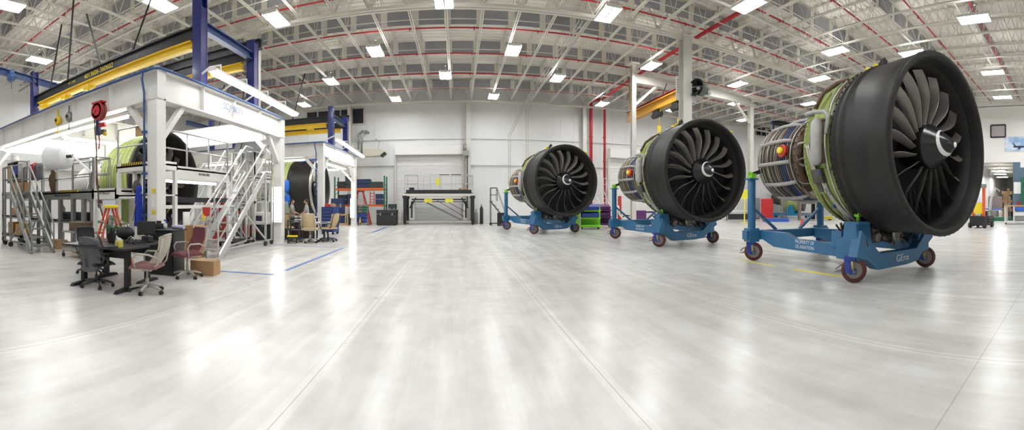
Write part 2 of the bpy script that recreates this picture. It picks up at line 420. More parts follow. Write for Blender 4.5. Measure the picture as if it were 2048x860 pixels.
# ---------------------------------------------------------------- high-bay lamps
def bay_lamp():
    t = thing('ceiling_light', '', 'ceiling light')
    b = MB()
    b.box(-.32, -.64, .06, .32, .64, .1); b.box(-.03, -.6, .0, .03, .6, .07)
    for s_ in (-1, 1): b.prism([(s_ * .32, -.64, .07), (s_ * .32, .64, .07), (s_ * .34, .64, -.02), (s_ * .34, -.64, -.02)], (0, 0, .02))
    for s_ in (-1, 1): b.box(-.32, s_ * .64 - .01, -.02, .32, s_ * .64 + .01, .1)
    b.build('lamp_housing', white, t)
    b = MB(); b.box(-.26, -.55, .1, .26, .55, .104); b.build('deck_fill_glow', mat('fill_glow', (1, 1, 1), .5, emit=UP, ecol=(1, .985, .97)), t)  # glowing panel added on top of each lamp to lift the deck
    for s_ in (-1, 1):
        b = MB(); b.box(s_ * .175 - .12, -.61, .0, s_ * .175 + .12, .61, .055); b.build('lamp_tube', lampw, t)
    b = MB()
    for y in (-.4, .4): b.tube([(0, y, .1), (0, 0, .55)], .008, 5)
    b.cyl((0, 0, .55), (0, 0, .62), .05, 8); b.build('hanger', greysteel, t)
    return t
lamps = [(-13.5, 6.1), (-17.9, 9.9), (-10.1, 10.7), (-7.1, 14.3), (-4.0, 18.9), (-7.6, 22.8), (-11.3, 27.4), (-.5, 14.4), (-.7, 22.9), (2.7, 19.0), (-4.4, 27.7), (2.5, 27.3), (5.9, 22.7), (5.8, 14.4), (10.1, 18.8), (10.6, 27.5), (10.0, 10.9), (15.8, 11.0), (17.9, 7.8), (16.1, 18.6), (18.7, 14.2), (19.0, 22.1), (16.3, 26.6), (23.3, 26.1), (22.9, 18.3), (15.4, 4.0), (21.9, 4.6), (27.1, 5.0), (-19.9, 26.9)]
fill_lamps = [(28, 1.2), (29, -2.5), (24, 0.5), (-2.5, 9), (3.5, 7.5), (-6, 3.5), (0, 2), (6, 1), (-14, 0), (-8, -4), (0, -5), (9, -4), (18, -3), (26, -3), (-20, 2), (30, 12), (36, 20), (30, 26), (38, 27), (37, 13), (-16, 20), (-22, 14)]  # lamps added out of view to brighten the hall and right wall
names = {0: 'left edge, nearest lamp over the blue hoist rail', 2: 'above the yellow lettered crane beam', 7: 'at the top edge of the middle of the hall', 16: 'at the top edge right of the tall column', 25: 'nearest the right edge above the largest engine'}
L0 = bay_lamp(); ordr = lamps + fill_lamps
LL = ['at the top left corner', 'upper left, just left of the blue tie beam', 'at the top edge above the lettered crane rail', 'right of the black crane rail end, near the top left pillar', 'second row, left of centre, over the shallow gap', 'left of centre, lower than its neighbours, beyond the crane post', 'low on the left, just above the farther crane rails', 'at the top edge in the middle of the hall', 'small, in the middle of the hall, second row from the back', 'right of centre, second row, twin of the one left of centre', 'small, in the last row before the back wall, left of the wall pillar', 'small, in the last row before the back wall, right of the wall pillar', 'between the middle and the slim portal post, third from the back wall', 'near the top edge, right of centre, over the conduit bundle', 'left of the tall white pillar, under the red main pipe', 'low, just above the two red wall risers', 'at the top edge right of the tall white pillar', 'above the green rear case of the largest engine', 'cut off by the top of the largest engine', 'between the wall fan and the largest engine, upper of two', 'just left of the largest engine', 'above the slim pillar right of the wall fan', 'low, beside the orange crane rail hoists', 'lowest one, behind the fan case of the middle engine', 'low, above the core of the largest engine', 'at the upper right corner, above the inlet of the largest engine', 'right of the largest engine, upper of the two small ones', 'right of the largest engine, in front of the white upper wall', 'low on the left, behind the nearer gantry beam']
for i, (x, y) in enumerate(ordr):
    o = L0 if i == 0 else dup(L0)
    o.location = (x, y, 9.0)
    th = math.degrees(atan2(x, y)); side = 'left' if th < -15 else ('middle' if th < 12 else 'right')
    dist = hypot(x, y)
    if i < len(lamps):
        ix = int(PX0 + F * radians(th)); iy = int(PY0 - 7.5 * F / dist)
        row = ['top edge', 'upper', 'lower'][0 if iy < 60 else (1 if iy < 150 else 2)]
        o['label'] = 'ceiling light ' + LL[i]; o['group'] = 'high-bay ceiling lights'
    else:
        o['label'] = 'added twin-panel high-bay ceiling light, put in to brighten the hall'; o['group'] = 'added high-bay lights beyond the frame'

# ================================================================ engines
comp = mat('black_composite', (.0155, .0140, .0128), .52, noise=.18, nscale=3, bump=.08, bscale=12)
comp2 = mat('liner_grey', (.032, .029, .027), .5, noise=.12, nscale=5)
blade_m = mat('fan_blade_grey', (.27, .25, .225), .32, metal=.5, noise=.06)
blade_e = mat('blade_edge', (.5, .48, .45), .2, metal=.9)
spin_m = mat('spinner_black', (.012, .012, .014), .28)
markw = mat('mark_white', (.85, .85, .85), .4)
primer = mat('green_primer', (.30, .37, .10), .42, noise=.16, nscale=4)
primer_d = mat('green_primer_dark', (.16, .22, .07), .5, noise=.2, nscale=4)
pipem = mat('steel_pipe', (.46, .44, .40), .3, metal=.8, noise=.15, nscale=9)
tank_m = mat('tank_grey', (.40, .39, .38), .5, metal=.2, noise=.12, nscale=6)
brown = mat('heat_brown', (.12, .07, .045), .4, metal=.3, noise=.25, nscale=6)
corem = mat('core_metal', (.10, .09, .08), .4, metal=.6, noise=.35, nscale=5)
bluet = mat('blue_harness', (.02, .07, .30), .4)
redc = mat('red_cover', (.50, .03, .02), .45)
yelc = mat('yellow_cap', (.80, .62, .02), .4)
for m_, v_ in ((comp, .32), (comp2, .3)): m_.node_tree.nodes['Principled BSDF'].inputs['Specular IOR Level'].default_value = v_
ZE = 2.635; HAND = -1
def onring(a, r, ang, zc=ZE): return (a, r * cos(ang), zc + r * sin(ang))     # ang: 0 = +y, pi = -y (visible side), pi/2 top
def arc(a0, a1, r0, r1, g0, g1, n=14, wob=0, zc=ZE):
    out = []
    for k in range(n + 1):
        u = k / n; rr = r0 + (r1 - r0) * u + wob * sin(u * pi * 3); out.append(onring(a0 + (a1 - a0) * u, rr, g0 + (g1 - g0) * u, zc))
    return out
def spinner_r(a, a0, a1, R):
    u = (a - a0) / (a1 - a0); return R * max(0, (1 - u)) ** .85 if u > 0 else R
def fan_module(t, fa, Rt=1.52, Rh=.44, nb=18, zc=ZE, mark=0.0):
    "fan disk at station fa (blade root leading edge), facing +x"
    b = MB(); b.lathe([(fa - .45, .30), (fa - .45, Rh - .03), (fa - .1, Rh), (fa + .02, Rh), (fa + .05, Rh + .012), (fa + .08, Rh)], 40, (0, 0, zc))
    b.build('fan_hub', comp, t)
    a0, a1 = fa + .08, fa + .62; Rs = Rh - .005
    prof = []
    for k in range(15):
        u = k / 14; prof.append((a0 + (a1 - a0) * u, Rs * (1 - u) ** .78 * (1 - .06 * sin(pi * u)) + .0015))
    b = MB(); b.lathe(prof, 48, (0, 0, zc)); sp = b.build('spinner', spin_m, t)
    def R_at(u): return Rs * (1 - u) ** .78 * (1 - .06 * sin(pi * u)) + .006
    def mk(i, j):
        ang = mark + i * 1.75 * pi; wd = .15 * (1 - (2 * i - 1) ** 2) ** .5 * (.35 + .65 * i) + .01
        u = .30 + .36 * min(1, i * 1.6) + (j - .5) * wd * 1.25 ; u = max(.02, min(.95, u)); r = R_at(u)
        return (a0 + (a1 - a0) * u + .002, r * cos(ang), zc + r * sin(ang))
    b = MB(); b.grid(mk, 36, 4); b.lathe([(a1 - .035, R_at(.935)), (a1 - .015, R_at(.972)), (a1 + .004, .0)], 12, (0, 0, zc)); b.build('spiral_mark', markw, sp)
    # blades
    def blade(j):
        base = 2 * pi * j / nb + .1
        def pt(u, v, side):
            r = Rh - .02 + (Rt - Rh + .02) * u
            phi = radians(14) * sin(pi * .78 * max(u, 0) ** .9)
            ang = base - phi
            stag = radians(16 + 26 * u); ch = .155 + .05 * sin(pi * u * .8)
            x = fa - .02 - .05 * u + .06 * sin(pi * u) - v * ch * cos(stag); tn = (v - .1) * ch * sin(stag)
            th = .018 * (1 - .4 * u) * sin(pi * min(1, v * .9 + .1)) + .002
            aa = ang - HAND * tn / r; x += side * th * sin(stag); aa += HAND * side * th * cos(stag) / r
            return (x, r * cos(aa), zc + r * sin(aa))
        b = MB(); nu, nv = 12, 4
        b.grid(lambda u, v: pt(u, v, 1), nu, nv); b.grid(lambda u, v: pt(u, 1 - v, -1), nu, nv)
        b.grid(lambda u, v: pt(u, 0, 1 - 2 * v), nu, 1)
        return b
    for j in range(nb):
        o = blade(j).build('fan_blade', blade_m, t)
    b = MB(); b.lathe([(fa - .62, .3), (fa - .62, Rt + .02)], 48, (0, 0, zc))
    for j in range(40):
        a = 2 * pi * j / 40; b.bar(onring(fa - .55, .3, a, zc), onring(fa - .6, Rt, a, zc), .02, .12)
    b.build('guide_vanes', blackm, t)
def bolts(mb, a, r, n, s=.015, zc=ZE):
    for k in range(n):
        g = 2 * pi * k / n; p = onring(a, r, g, zc); mb.cyl((p[0] - s, p[1], p[2]), (p[0] + s, p[1], p[2]), s, 5)
def core_module(t, a_f=.02, zc=ZE, rich=True):
    b = MB(); b.lathe([(a_f, .95), (a_f - .15, .80), (-.55, .74), (-.8, .78), (-1.05, .88), (-1.3, .955), (-1.9, .985), (-2.4, .96), (-2.62, .86), (-2.7, .7), (-2.72, .4), (-2.9, .35), (-2.9, 0)], 48, (0, 0, zc)); b.build('core_casing', corem, t)
    beig = mat('beige_tube', (.36, .31, .23), .35, metal=.5)
    cols = [pipem, brown, beig, bluet, corem, bluet, brown, beig, pipem, corem, beig, brown, pipem, beig, corem, beig, brown, pipem, beig]
    for k, m in enumerate(cols):
        a = -1.12 - k * .078; r = 1.0 + .035 * sin((a + 1.2) * -2.0)
        b = MB(); b.torus((a, 0, zc), (1, 0, 0), r, .014 + .006 * (k % 3 == 0), 48, 6); b.build('manifold_ring', m, t)
    for k in range(12):
        g = 2 * pi * k / 12 + .12
        pts = [onring(-2.58, .93, g, zc), onring(-2.4, 1.035, g, zc), onring(-1.9, 1.07, g, zc), onring(-1.4, 1.05, g, zc), onring(-1.15, .98, g, zc)]
        b = MB(); b.tube(pts, .05, 8); b.build('axial_duct', tank_m, t)
    b = MB(); b.lathe([(-1.05, .93), (-1.0, 1.0), (-.9, 1.0), (-.86, .86)], 48, (0, 0, zc)); bolts(b, -.95, 1.01, 40, .018, zc); b.build('core_flange', brown, t)
    # red cover with yellow cap on the visible side
    for g in (pi - .14,):
        c = Vector(onring(-1.35, 1.07, g, zc)); nr = Vector((.0, cos(g), sin(g)))
        b = MB(); b.torus(c, nr, .125, .04, 20, 8); b.cyl(c - nr * .1, c + nr * .02, .14, 16); f = b.build('port_cover', redc, t)
        b = MB(); b.cyl(c, c + nr * .11, .085, 14, .075); b.build('cover_cap', yelc, f)
    # tangle of pipes between the core and the fan frame
    rnd = random.Random(3)
    for k in range(26):
        g = 2 * pi * k / 26 + rnd.uniform(-.08, .08); r = .86 + rnd.uniform(0, .16)
        a0 = rnd.uniform(-1.05, -.9); a1 = a_f - rnd.uniform(.05, .35); dg = rnd.uniform(-.35, .35)
        pts = [onring(a0 + (a1 - a0) * q, r + .12 * sin(pi * q) + .2 * q, g + dg * sin(q * pi / 2 * 1.2), zc) for q in [i / 8 for i in range(9)]]
        b = MB(); b.tube(pts, rnd.choice((.022, .03, .045)), 7); b.build('pipe', rnd.choice((pipem, pipem, tank_m, brown, corem)), t)
    for k in range(16):
        g = 2 * pi * k / 16 + rnd.uniform(0, .2); c = onring(rnd.uniform(-.85, -.3), .86, g, zc); b = MB(); b.cbox(c, (rnd.uniform(.12, .3), .16, .16), rx=g); b.build('accessory_box', brown, t, bevel=.015)
def build_engine():
    t = thing('turbofan_engine', '', 'jet engine')
    prof = [(1.02, 1.60), (1.03, 1.685), (1.12, 1.69), (1.14, 1.665), (1.24, 1.665), (1.27, 1.725), (1.30, 1.735), (1.36, 1.735), (1.39, 1.705), (1.48, 1.705), (1.50, 1.715), (1.95, 1.725), (1.96, 1.732), (2.30, 1.745), (2.42, 1.755), (2.455, 1.765), (2.485, 1.755), (2.50, 1.73), (2.50, 1.67), (2.485, 1.645), (2.40, 1.61), (2.22, 1.575)]
    b = MB(); b.lathe(prof, 128, (0, 0, ZE)); bolts(b, 1.07, 1.70, 72, .016); bolts(b, 2.47, 1.765, 60, .008); b.build('fan_case', comp, t)
    b = MB(); b.lathe([(2.22, 1.575), (2.2, 1.565), (1.9, 1.545), (1.5, 1.54), (1.35, 1.54)], 96, (0, 0, ZE)); b.build('case_liner', comp2, t)
    # green rear fan case with ribs
    prof = [(1.03, 1.62), (.98, 1.62), (.97, 1.585), (.84, 1.58), (.83, 1.63), (.81, 1.63), (.80, 1.57), (.62, 1.555), (.61, 1.60), (.59, 1.60), (.58, 1.545), (.42, 1.52), (.41, 1.575), (.37, 1.58), (.35, 1.54), (.34, 1.42), (.30, 1.15), (.28, .9), (.26, .74)]
    prof = [(1.03 - (1.03 - a_) * 1.35, r_) for a_, r_ in prof]
    b = MB(); b.lathe(prof, 96, (0, 0, ZE)); bolts(b, .165, 1.585, 90, .014); rc = b.build('rear_fan_case', primer, t)
    for k in range(10): 
        g = 2 * pi * k / 10 + .3; b = MB(); b.bar(onring(.95, 1.60, g), onring(.22, 1.55, g), .07, .05); b.build('case_rib', primer_d, t)
    fan_module(t, 2.12, mark=pi * .35)
    core_module(t)
    # oil tank + backing plate on visible side
    g = pi - .03
    b = MB(); c0 = Vector(onring(.72, 1.76, pi + .17)); c1 = Vector(onring(.72, 1.76, pi - .22))
    b.tube([c0 + Vector((0, 0, -.1)), c0 + Vector((0, 0, -.05)), c0, c1, c1 + Vector((0, 0, .05)), c1 + Vector((0, 0, .1))], [.04, .095, .12, .12, .095, .04], 14); b.build('oil_tank', tank_m, t)
    b = MB(); b.grid(lambda u, v: onring(.42 + .42 * u, 1.645, pi - .3 + .52 * v), 2, 8); b.grid(lambda u, v: onring(.42 + .42 * u, 1.60, pi - .3 + .52 * v), 2, 8)
    b.build('tank_plate', brown, t, solid=.02)
    b = MB(); b.cbox(onring(.6, 1.66, pi + .36), (.3, .14, .28), rx=.3); b.cbox(onring(.55, 1.66, pi + .5), (.16, .1, .2), rx=.5); b.build('control_box', corem, t, bevel=.02)
    # long pipes sweeping down the green case
    runs = [(.34, .98, pi - .02, pi + 1.15, .028, pipem), (.40, 1.0, pi - .02, pi + 1.15, .028, pipem), (.46, 1.05, pi + .1, pi + 1.3, .022, pipem), (.9, .95, pi - .25, pi + 1.0, .022, pipem), (.86, .6, pi - .45, pi - 1.35, .03, primer_d), (.92, .75, pi - .3, pi - 1.4, .02, pipem), (.55, .62, pi - .95, pi - 1.75, .025, pipem), (.97, .97, pi - .5, pi - 1.6, .018, brown), (.5, .9, pi - 1.2, pi - 1.8, .03, pipem), (.70, .75, pi + .45, pi + 1.25, .035, tank_m), (.45, .5, pi + .6, pi + 1.5, .02, brown)]
    for (a0, a1, g0, g1, r, m) in runs:
        b = MB(); b.tube(arc(a0, a1, 1.66, 1.69, g0, g1, 20, .012), r, 8); b.build('pipe', m, t)
    b = MB(); b.tube([onring(.35, 1.62, pi - .42), onring(.3, 1.76, pi - .38), onring(.6, 1.8, pi - .36), onring(.9, 1.79, pi - .34), onring(.98, 1.74, pi - .3), onring(.98, 1.72, pi - .1)], .04, 9); b.build('coolant_duct', tank_m, t)
    b = MB(); b.tube([onring(.42, 1.68, pi - .48), onring(.45, 1.72, pi - .7), onring(.62, 1.7, pi - .86), onring(.85, 1.68, pi - .95)], .045, 9); b.build('brown_hose', brown, t)
    for q in range(5):
        c = onring(.7, 1.70, pi + .1 + q * .22); b = MB(); b.cbox(c, (.04, .07, .08), rx=q * .2); b.build('pipe_clamp', bluet if q % 2 else pipem, t)
    # lifting brackets and yellow pins
    b = MB(); c = Vector(onring(.95, 1.72, pi / 2 + .12)); b.cbox(c, (.3, .18, .1), ry=.3); b.cyl(c, c + Vector((.12, 0, .18)), .05, 8); b.cbox(c + Vector((.15, .02, .14)), (.08, .12, .12)); b.tube([c + Vector((-.1, .1, .05)), c + Vector((0, .08, .22)), c + Vector((.15, .05, .24))], .02, 6); b.build('lifting_bracket', blackm, t)
    b = MB(); b.cbox(c + Vector((-.12, -.12, .02)), (.22, .06, .06), ry=.35); b.ball(c + Vector((.02, -.1, .06)), .06); b.build('yellow_latch', yelc, t)
    c = Vector(onring(2.2, 1.75, radians(52))); n_ = Vector((0, cos(radians(52)), sin(radians(52)))); b = MB(); b.cyl(c, c + n_ * .1 + Vector((0, .08, 0)), .03, 8); b.cyl(c + n_ * .1 + Vector((0, .08, 0)), c + n_ * .14 + Vector((0, .14, 0)), .055, 8); b.build('yellow_pin', yelc, t)
    for g_ in (radians(70), radians(84), radians(98)):
        b = MB(); c = Vector(onring(1.3, 1.74, g_)); b.torus(c + Vector((0, 0, .04)), (0, 1, 0), .04, .01, 12, 5); b.build('lifting_eye', pipem, t)
    # gearbox and plumbing slung beneath
    rnd = random.Random(5); b = MB()
    for (x, y, z, sx, sy, sz) in ((.7, -.1, .98, .5, .9, .3), (1.0, -.45, .86, .28, .3, .3), (.55, .3, .88, .35, .35, .28), (1.05, .2, .84, .3, .35, .3), (.8, -.75, 1.02, .3, .3, .26), (.9, .6, .98, .3, .3, .3)): b.cbox((x, y, z), (sx, sy, sz), rz=rnd.uniform(-.2, .2))
    for (x, y) in ((1.1, -.5), (1.15, .0), (.95, .45)): b.cyl((x - .25, y, .82), (x + .12, y, .82), .11, 12)
    b.build('gearbox', mat('gearbox_grey', (.16, .15, .135), .4, metal=.6, noise=.3, nscale=8), t, bevel=.02)
    for k in range(26):
        x = rnd.uniform(.4, 1.35); y = rnd.uniform(-.95, .8)
        pts = [(x, y, 1.1)]
        for q in range(3): pts.append((x + rnd.uniform(-.2, .25), y + rnd.uniform(-.25, .25), rnd.uniform(.62, .92)))
        pts.append((x + rnd.uniform(-.2, .2), y + rnd.uniform(-.4, .4), 1.08))
        b = MB(); b.tube(pts, rnd.choice((.015, .022, .03)), 6); b.build('pipe', rnd.choice((pipem, brown, blackm, tank_m)), t)
    return t
def build_stand():
    t = thing('engine_stand', '', 'engine stand'); hw = 1.2; af, ar = 1.15, -2.56; m = bluem
    for s_ in (-1, 1):
        b = MB(); b.cyl((ar, s_ * hw, .52), (ar, s_ * hw, 2.16), .105, 20); b.box(ar - .15, s_ * hw - .15, .5, ar + .15, s_ * hw + .15, .86); b.box(ar - .14, s_ * hw - .14, 2.14, ar + .14, s_ * hw + .14, 2.18)
        p = b.build('rear_post', m, t, bevel=.01)
        b = MB(); b.prism([(ar - .1, s_ * hw - .07, 2.18), (ar + .12, s_ * hw - .07, 2.18), (ar + .14, s_ * hw - .07, 2.30), (ar + .02, s_ * hw - .07, 2.24), (ar - .06, s_ * hw - .07, 2.36)], (0, .14, 0)); b.cyl((ar, s_ * hw - .1, 2.3), (ar, s_ * hw + .1, 2.3), .02, 8); b.build('post_clamp', green, p)
        b = MB(); b.bar((ar, s_ * hw, 1.42), (ar, s_ * .42, .8), .09, .06); b.build('diagonal_brace', m, t)
        b = MB(); b.bar((ar + .02, s_ * (hw - .05), 2.3), (ar + .08, s_ * .9, 2.4), .07, .1); b.build('trunnion_arm', blackm, t)
        # side rail with gusset at the rear
        b = MB()
        b.prism([(ar + .05, s_ * .92 - .09, .80), (ar + .05, s_ * .92 - .09, .62), (ar + .75, s_ * .92 - .09, .42), (af - .1, s_ * .92 - .09, .42), (af - .1, s_ * .92 - .09, .68), (ar + 1.6, s_ * .92 - .09, .68), (ar + 1.2, s_ * .92 - .09, .80)], (0, .18, 0))
        b.box(af - .75, s_ * .92 - .13, .62, af - .45, s_ * .92 + .13, .95)
        b.build('side_rail', m, t, bevel=.01)
        b = MB()
        b.prism([(af - .45, s_ * 1.0 - .2, .42), (af + .16, s_ * 1.0 - .2, .42), (af + .16, s_ * 1.0 - .2, .72), (af + .1, s_ * 1.0 - .2, 1.12), (af - .22, s_ * 1.0 - .2, 1.12), (af - .26, s_ * 1.0 - .2, .86), (af - .45, s_ * 1.0 - .2, .8)], (0, .4, 0))
        b.box(af - .26, s_ * 1.0 - .17, 1.1, af + .14, s_ * 1.0 + .17, 1.16)
        p = b.build('front_tower', m, t, bevel=.01)
        b = MB(); b.cyl((af - .05, s_ * .98, 1.14), (af - .05, s_ * .98, 1.34), .04, 10); b.cbox((af - .05, s_ * .98, 1.3), (.12, .1, .1)); b.build('mount_clamp', green, p)
    b = MB(); b.box(ar - .13, -1.42, .56, ar + .13, 1.42, .80); b.build('rear_crossbeam', m, t, bevel=.012)
    b = MB(); pr = [(-1.15, 1.0), (-.62, .52), (.62, .52), (1.15, 1.0), (1.3, .72), (.95, .50), (.68, .24), (.25, .20), (-.68, .20), (-1.0, .42), (-1.3, .5)]
    b.prism([(af - .02, y, z) for (y, z) in pr], (.24, 0, 0)); yk = b.build('front_yoke', m, t, bevel=.01)
    tx = text('GEnx', .2, mat('stencil_white', (.6, .65, .7), .6), yk, (af + .225, .1, .36), (pi / 2, 0, pi / 2))
    sd = text('PROPERTY OF\nGE AVIATION', .11, MATS['stencil_white'], t, (-.55, -1.013, .57), (pi / 2, 0, 0)); sd.name = 'stencil_lettering'
    def caster(x, y, ang):
        c = thing('caster', None, None, (x, y, 0), ang); c.parent = t
        b = MB(); b.cyl((-.05, -.055, .24), (-.05, .055, .24), .235, 28); b.lathe([(-.065, .165), (-.06, .235), (-.03, .245), (.03, .245), (.06, .235), (.065, .165)], 28, (-.05, 0, .245), 'y')
        b.build('wheel_tyre', mat('red_tyre', (.10, .025, .02), .5), c)
        b = MB(); b.lathe([(-.068, .03), (-.068, .16)], 24, (-.05, 0, .245), 'y'); b.lathe([(.068, .03), (.068, .16)], 24, (-.05, 0, .245), 'y'); b.cyl((-.05, -.1, .22), (-.05, .1, .22), .035, 10)
        b.build('wheel_hub', mat('hub_grey', (.20, .19, .18), .5, metal=.3), c)
        b = MB()
        for s_ in (-1, 1):
            b.box(.0, s_ * .085 - .012, .2, .12, s_ * .085 + .012, .44); b.box(-.1, s_ * .085 - .012, .17, .05, s_ * .085 + .012, .27)
            b.cyl((-.03, s_ * .085, .25), (.0, s_ * .085, .42), .03, 8)
        b.box(-.08, -.1, .42, .14, .1, .5); b.build('caster_fork', mat('caster_blue', (.02, .05, .30), .35), c, bevel=.006)
        
        for sg in (-1, 1): b = MB(); b.cyl((-.03, sg * .12, .25), (-.02, sg * .12, .42), .03, 10); b.build('caster_spring', mat('brass', (.42, .34, .16), .35, metal=.8), c)
        b = MB(); b.tube([(.1, 0, .36), (.22, 0, .33), (.26, .05, .3), (.3, .05, .27)], .02, 6); b.box(.2, -.06, .2, .32, .06, .22); b.bar((.1, 0, .26), (.26, 0, .22), .03); b.build('brake_lever', greysteel, c)
    caster(af - .02, -hw, radians(224)); caster(af, hw, radians(212)); caster(ar, -hw, radians(238)); caster(ar, hw, radians(230))
    return t
eng = build_engine(); std = build_stand()
spots = [((7.742, 4.885), -102.2, 'largest jet engine, nearest the right edge, with black fan case and green rear case', 'blue wheeled stand under the largest engine at the right'),
         ((7.90, 13.19), -88.5, 'middle of the three jet engines on blue stands, before the tall white pillar', 'blue wheeled stand under the middle engine, beside the tall white pillar'),
         ((4.65, 20.7), -75.5, 'smallest of the three jet engines on blue stands, left of the red wall pipes', 'blue wheeled stand under the farthest engine, beside the lime green bin cart')]
for i, ((x, y), rz, l1, l2) in enumerate(spots):
    e = eng if i == 0 else dup(eng); s_ = std if i == 0 else dup(std)
    e.location = (x, y, 0); e.rotation_euler.z = radians(rz); s_.location = (x, y, 0); s_.rotation_euler.z = radians(rz)
    e['label'] = l1; e['group'] = 'engines on blue stands'; s_['label'] = l2; s_['group'] = 'blue wheeled engine stands'

# engines inside the two white gantries (facing +x)
def gantry_engine(label, loc, R, zc, dark, greenlen, rim_r=None, covers=False):
    t = thing('turbofan_engine', label, 'jet engine', loc)
    r = R; d = dark
    b = MB(); b.lathe([(-d, r - .05), (-d + .01, r), (-d * .8, r + .005), (-.12, r + .03), (-.03, r + .05), (0, r + .04), (.02, r), (0, r - .05), (-.1, r - .09), (-.3, r - .12)], 96, (0, 0, zc)); b.build('fan_case', comp, t)
    b = MB(); b.lathe([(-.3, r - .12), (-.9, r - .14)], 72, (0, 0, zc)); b.build('case_liner', comp2, t)
    if covers:
        b = MB(); b.lathe([(-.12, r + .035), (-.05, r + .06), (0, r + .05), (.025, r), (.0, r - .05)], 96, (0, 0, zc)); b.build('metal_rim', pipem, t)
    prof = []; a = -d; n = max(3, int(greenlen / .22)); 
    for k in range(n):
        aa = a - greenlen * k / n; rr = r - .03 - .28 * (k / n) ** 2
        prof += [(aa, rr), (aa - .02, rr + .045), (aa - .05, rr + .045), (aa - .07, rr)]
    prof += [(a - greenlen, r - .33), (a - greenlen - .02, .7)]
    b = MB(); b.lathe(prof, 96, (0, 0, zc))
    for k in range(0, n, 2): bolts(b, a - greenlen * k / n - .035, r + .02 - .28 * (k / n) ** 2, 80, .012, zc)
    b.build('green_case', mat('pale_green_primer', (.42, .50, .17), .4, noise=.06, nscale=3), t)
    fan_module(t, -.42, r - .14, .42, 18, zc, mark=pi * 1.0)
    # shorter bare core
    e0 = a - greenlen
    b = MB(); b.lathe([(e0 + .05, .75), (e0 - .5, .7), (e0 - 1.1, .8), (e0 - 1.6, .85), (e0 - 2.3, .75), (e0 - 2.8, .5), (e0 - 2.9, 0)], 40, (0, 0, zc)); b.build('core_casing', tank_m, t)
    rnd = random.Random(9)
    for k in range(30):
        g = rnd.uniform(0, 2 * pi); a0 = e0 - rnd.uniform(.0, 1.2); a1 = a0 - rnd.uniform(.3, .8); rr = .85 + rnd.uniform(0, .25)
        pts = [onring(a0 + (a1 - a0) * q, rr + .1 * sin(pi * q * 2), g + .6 * (q - .5) * rnd.choice((-1, 1)), zc) for q in [i / 6 for i in range(7)]]
        b = MB(); b.tube(pts, rnd.choice((.02, .035, .05)), 7); b.build('pipe', rnd.choice((pipem, tank_m, brown, redc, pipem)), t)
    for k in range(8): 
        g = 2 * pi * k / 8 + .2; b = MB(); b.cbox(onring(e0 - .12, 1.05, g, zc), (.22, .3, .3), rx=g); b.build('accessory_box', navy, t, bevel=.02)
    # support mounts from below down to the frame
    b = MB()
    for s_ in (-1, 1):
        b.bar((-d - .3, s_ * .9, .0), (-d - .3, s_ * .9, zc - r + .5), .14); b.bar((e0 - 1.5, s_ * .6, 0), (e0 - 1.5, s_ * .6, zc - .6), .12)
    b.bar((-d - .3, -1, .15), (-d - .3, 1, .15), .14); b.bar((-d - .3, .9, .2), (e0 - 1.5, .6, .2), .12); b.bar((-d - .3, -.9, .2), (e0 - 1.5, -.6, .2), .12)
    b.build('support_frame', white, t)
    if covers:
        for g in (pi + .25, pi * 1.5 - .9):
            b = MB(); b.ball(onring(-d + .05, r - .02, g - .28, zc), .36, 14, (.55, .5, 1.15)); b.build('blue_cover', mat('blue_plastic', (.01, .12, .50), .45, noise=.2), t)
        b = MB(); b.ball(onring(-.25, r - .2, pi + .0, zc), .3, 12, (.4, .5, 1.1)); b.build('blue_cover', MATS['blue_plastic'], t)
        b = MB(); b.tube(arc(-d * .6, -.1, r + .06, r + .06, pi / 2 + .5, pi / 2 - .2, 8, 0, zc), .05, 7); b.build('blue_tarp', MATS['blue_plastic'], t)
    return t
gantry_engine('jet engine with pale green ribbed case inside the nearer white gantry', (-8.75, 9.6, 0), 1.62, 2.25, .2, 1.8)
gantry_engine('covered jet engine, black fan case and blue covers, under the farther gantry', (-8.0, 22.1, 0), 1.66, 2.45, 1.55, 1.3, covers=True)

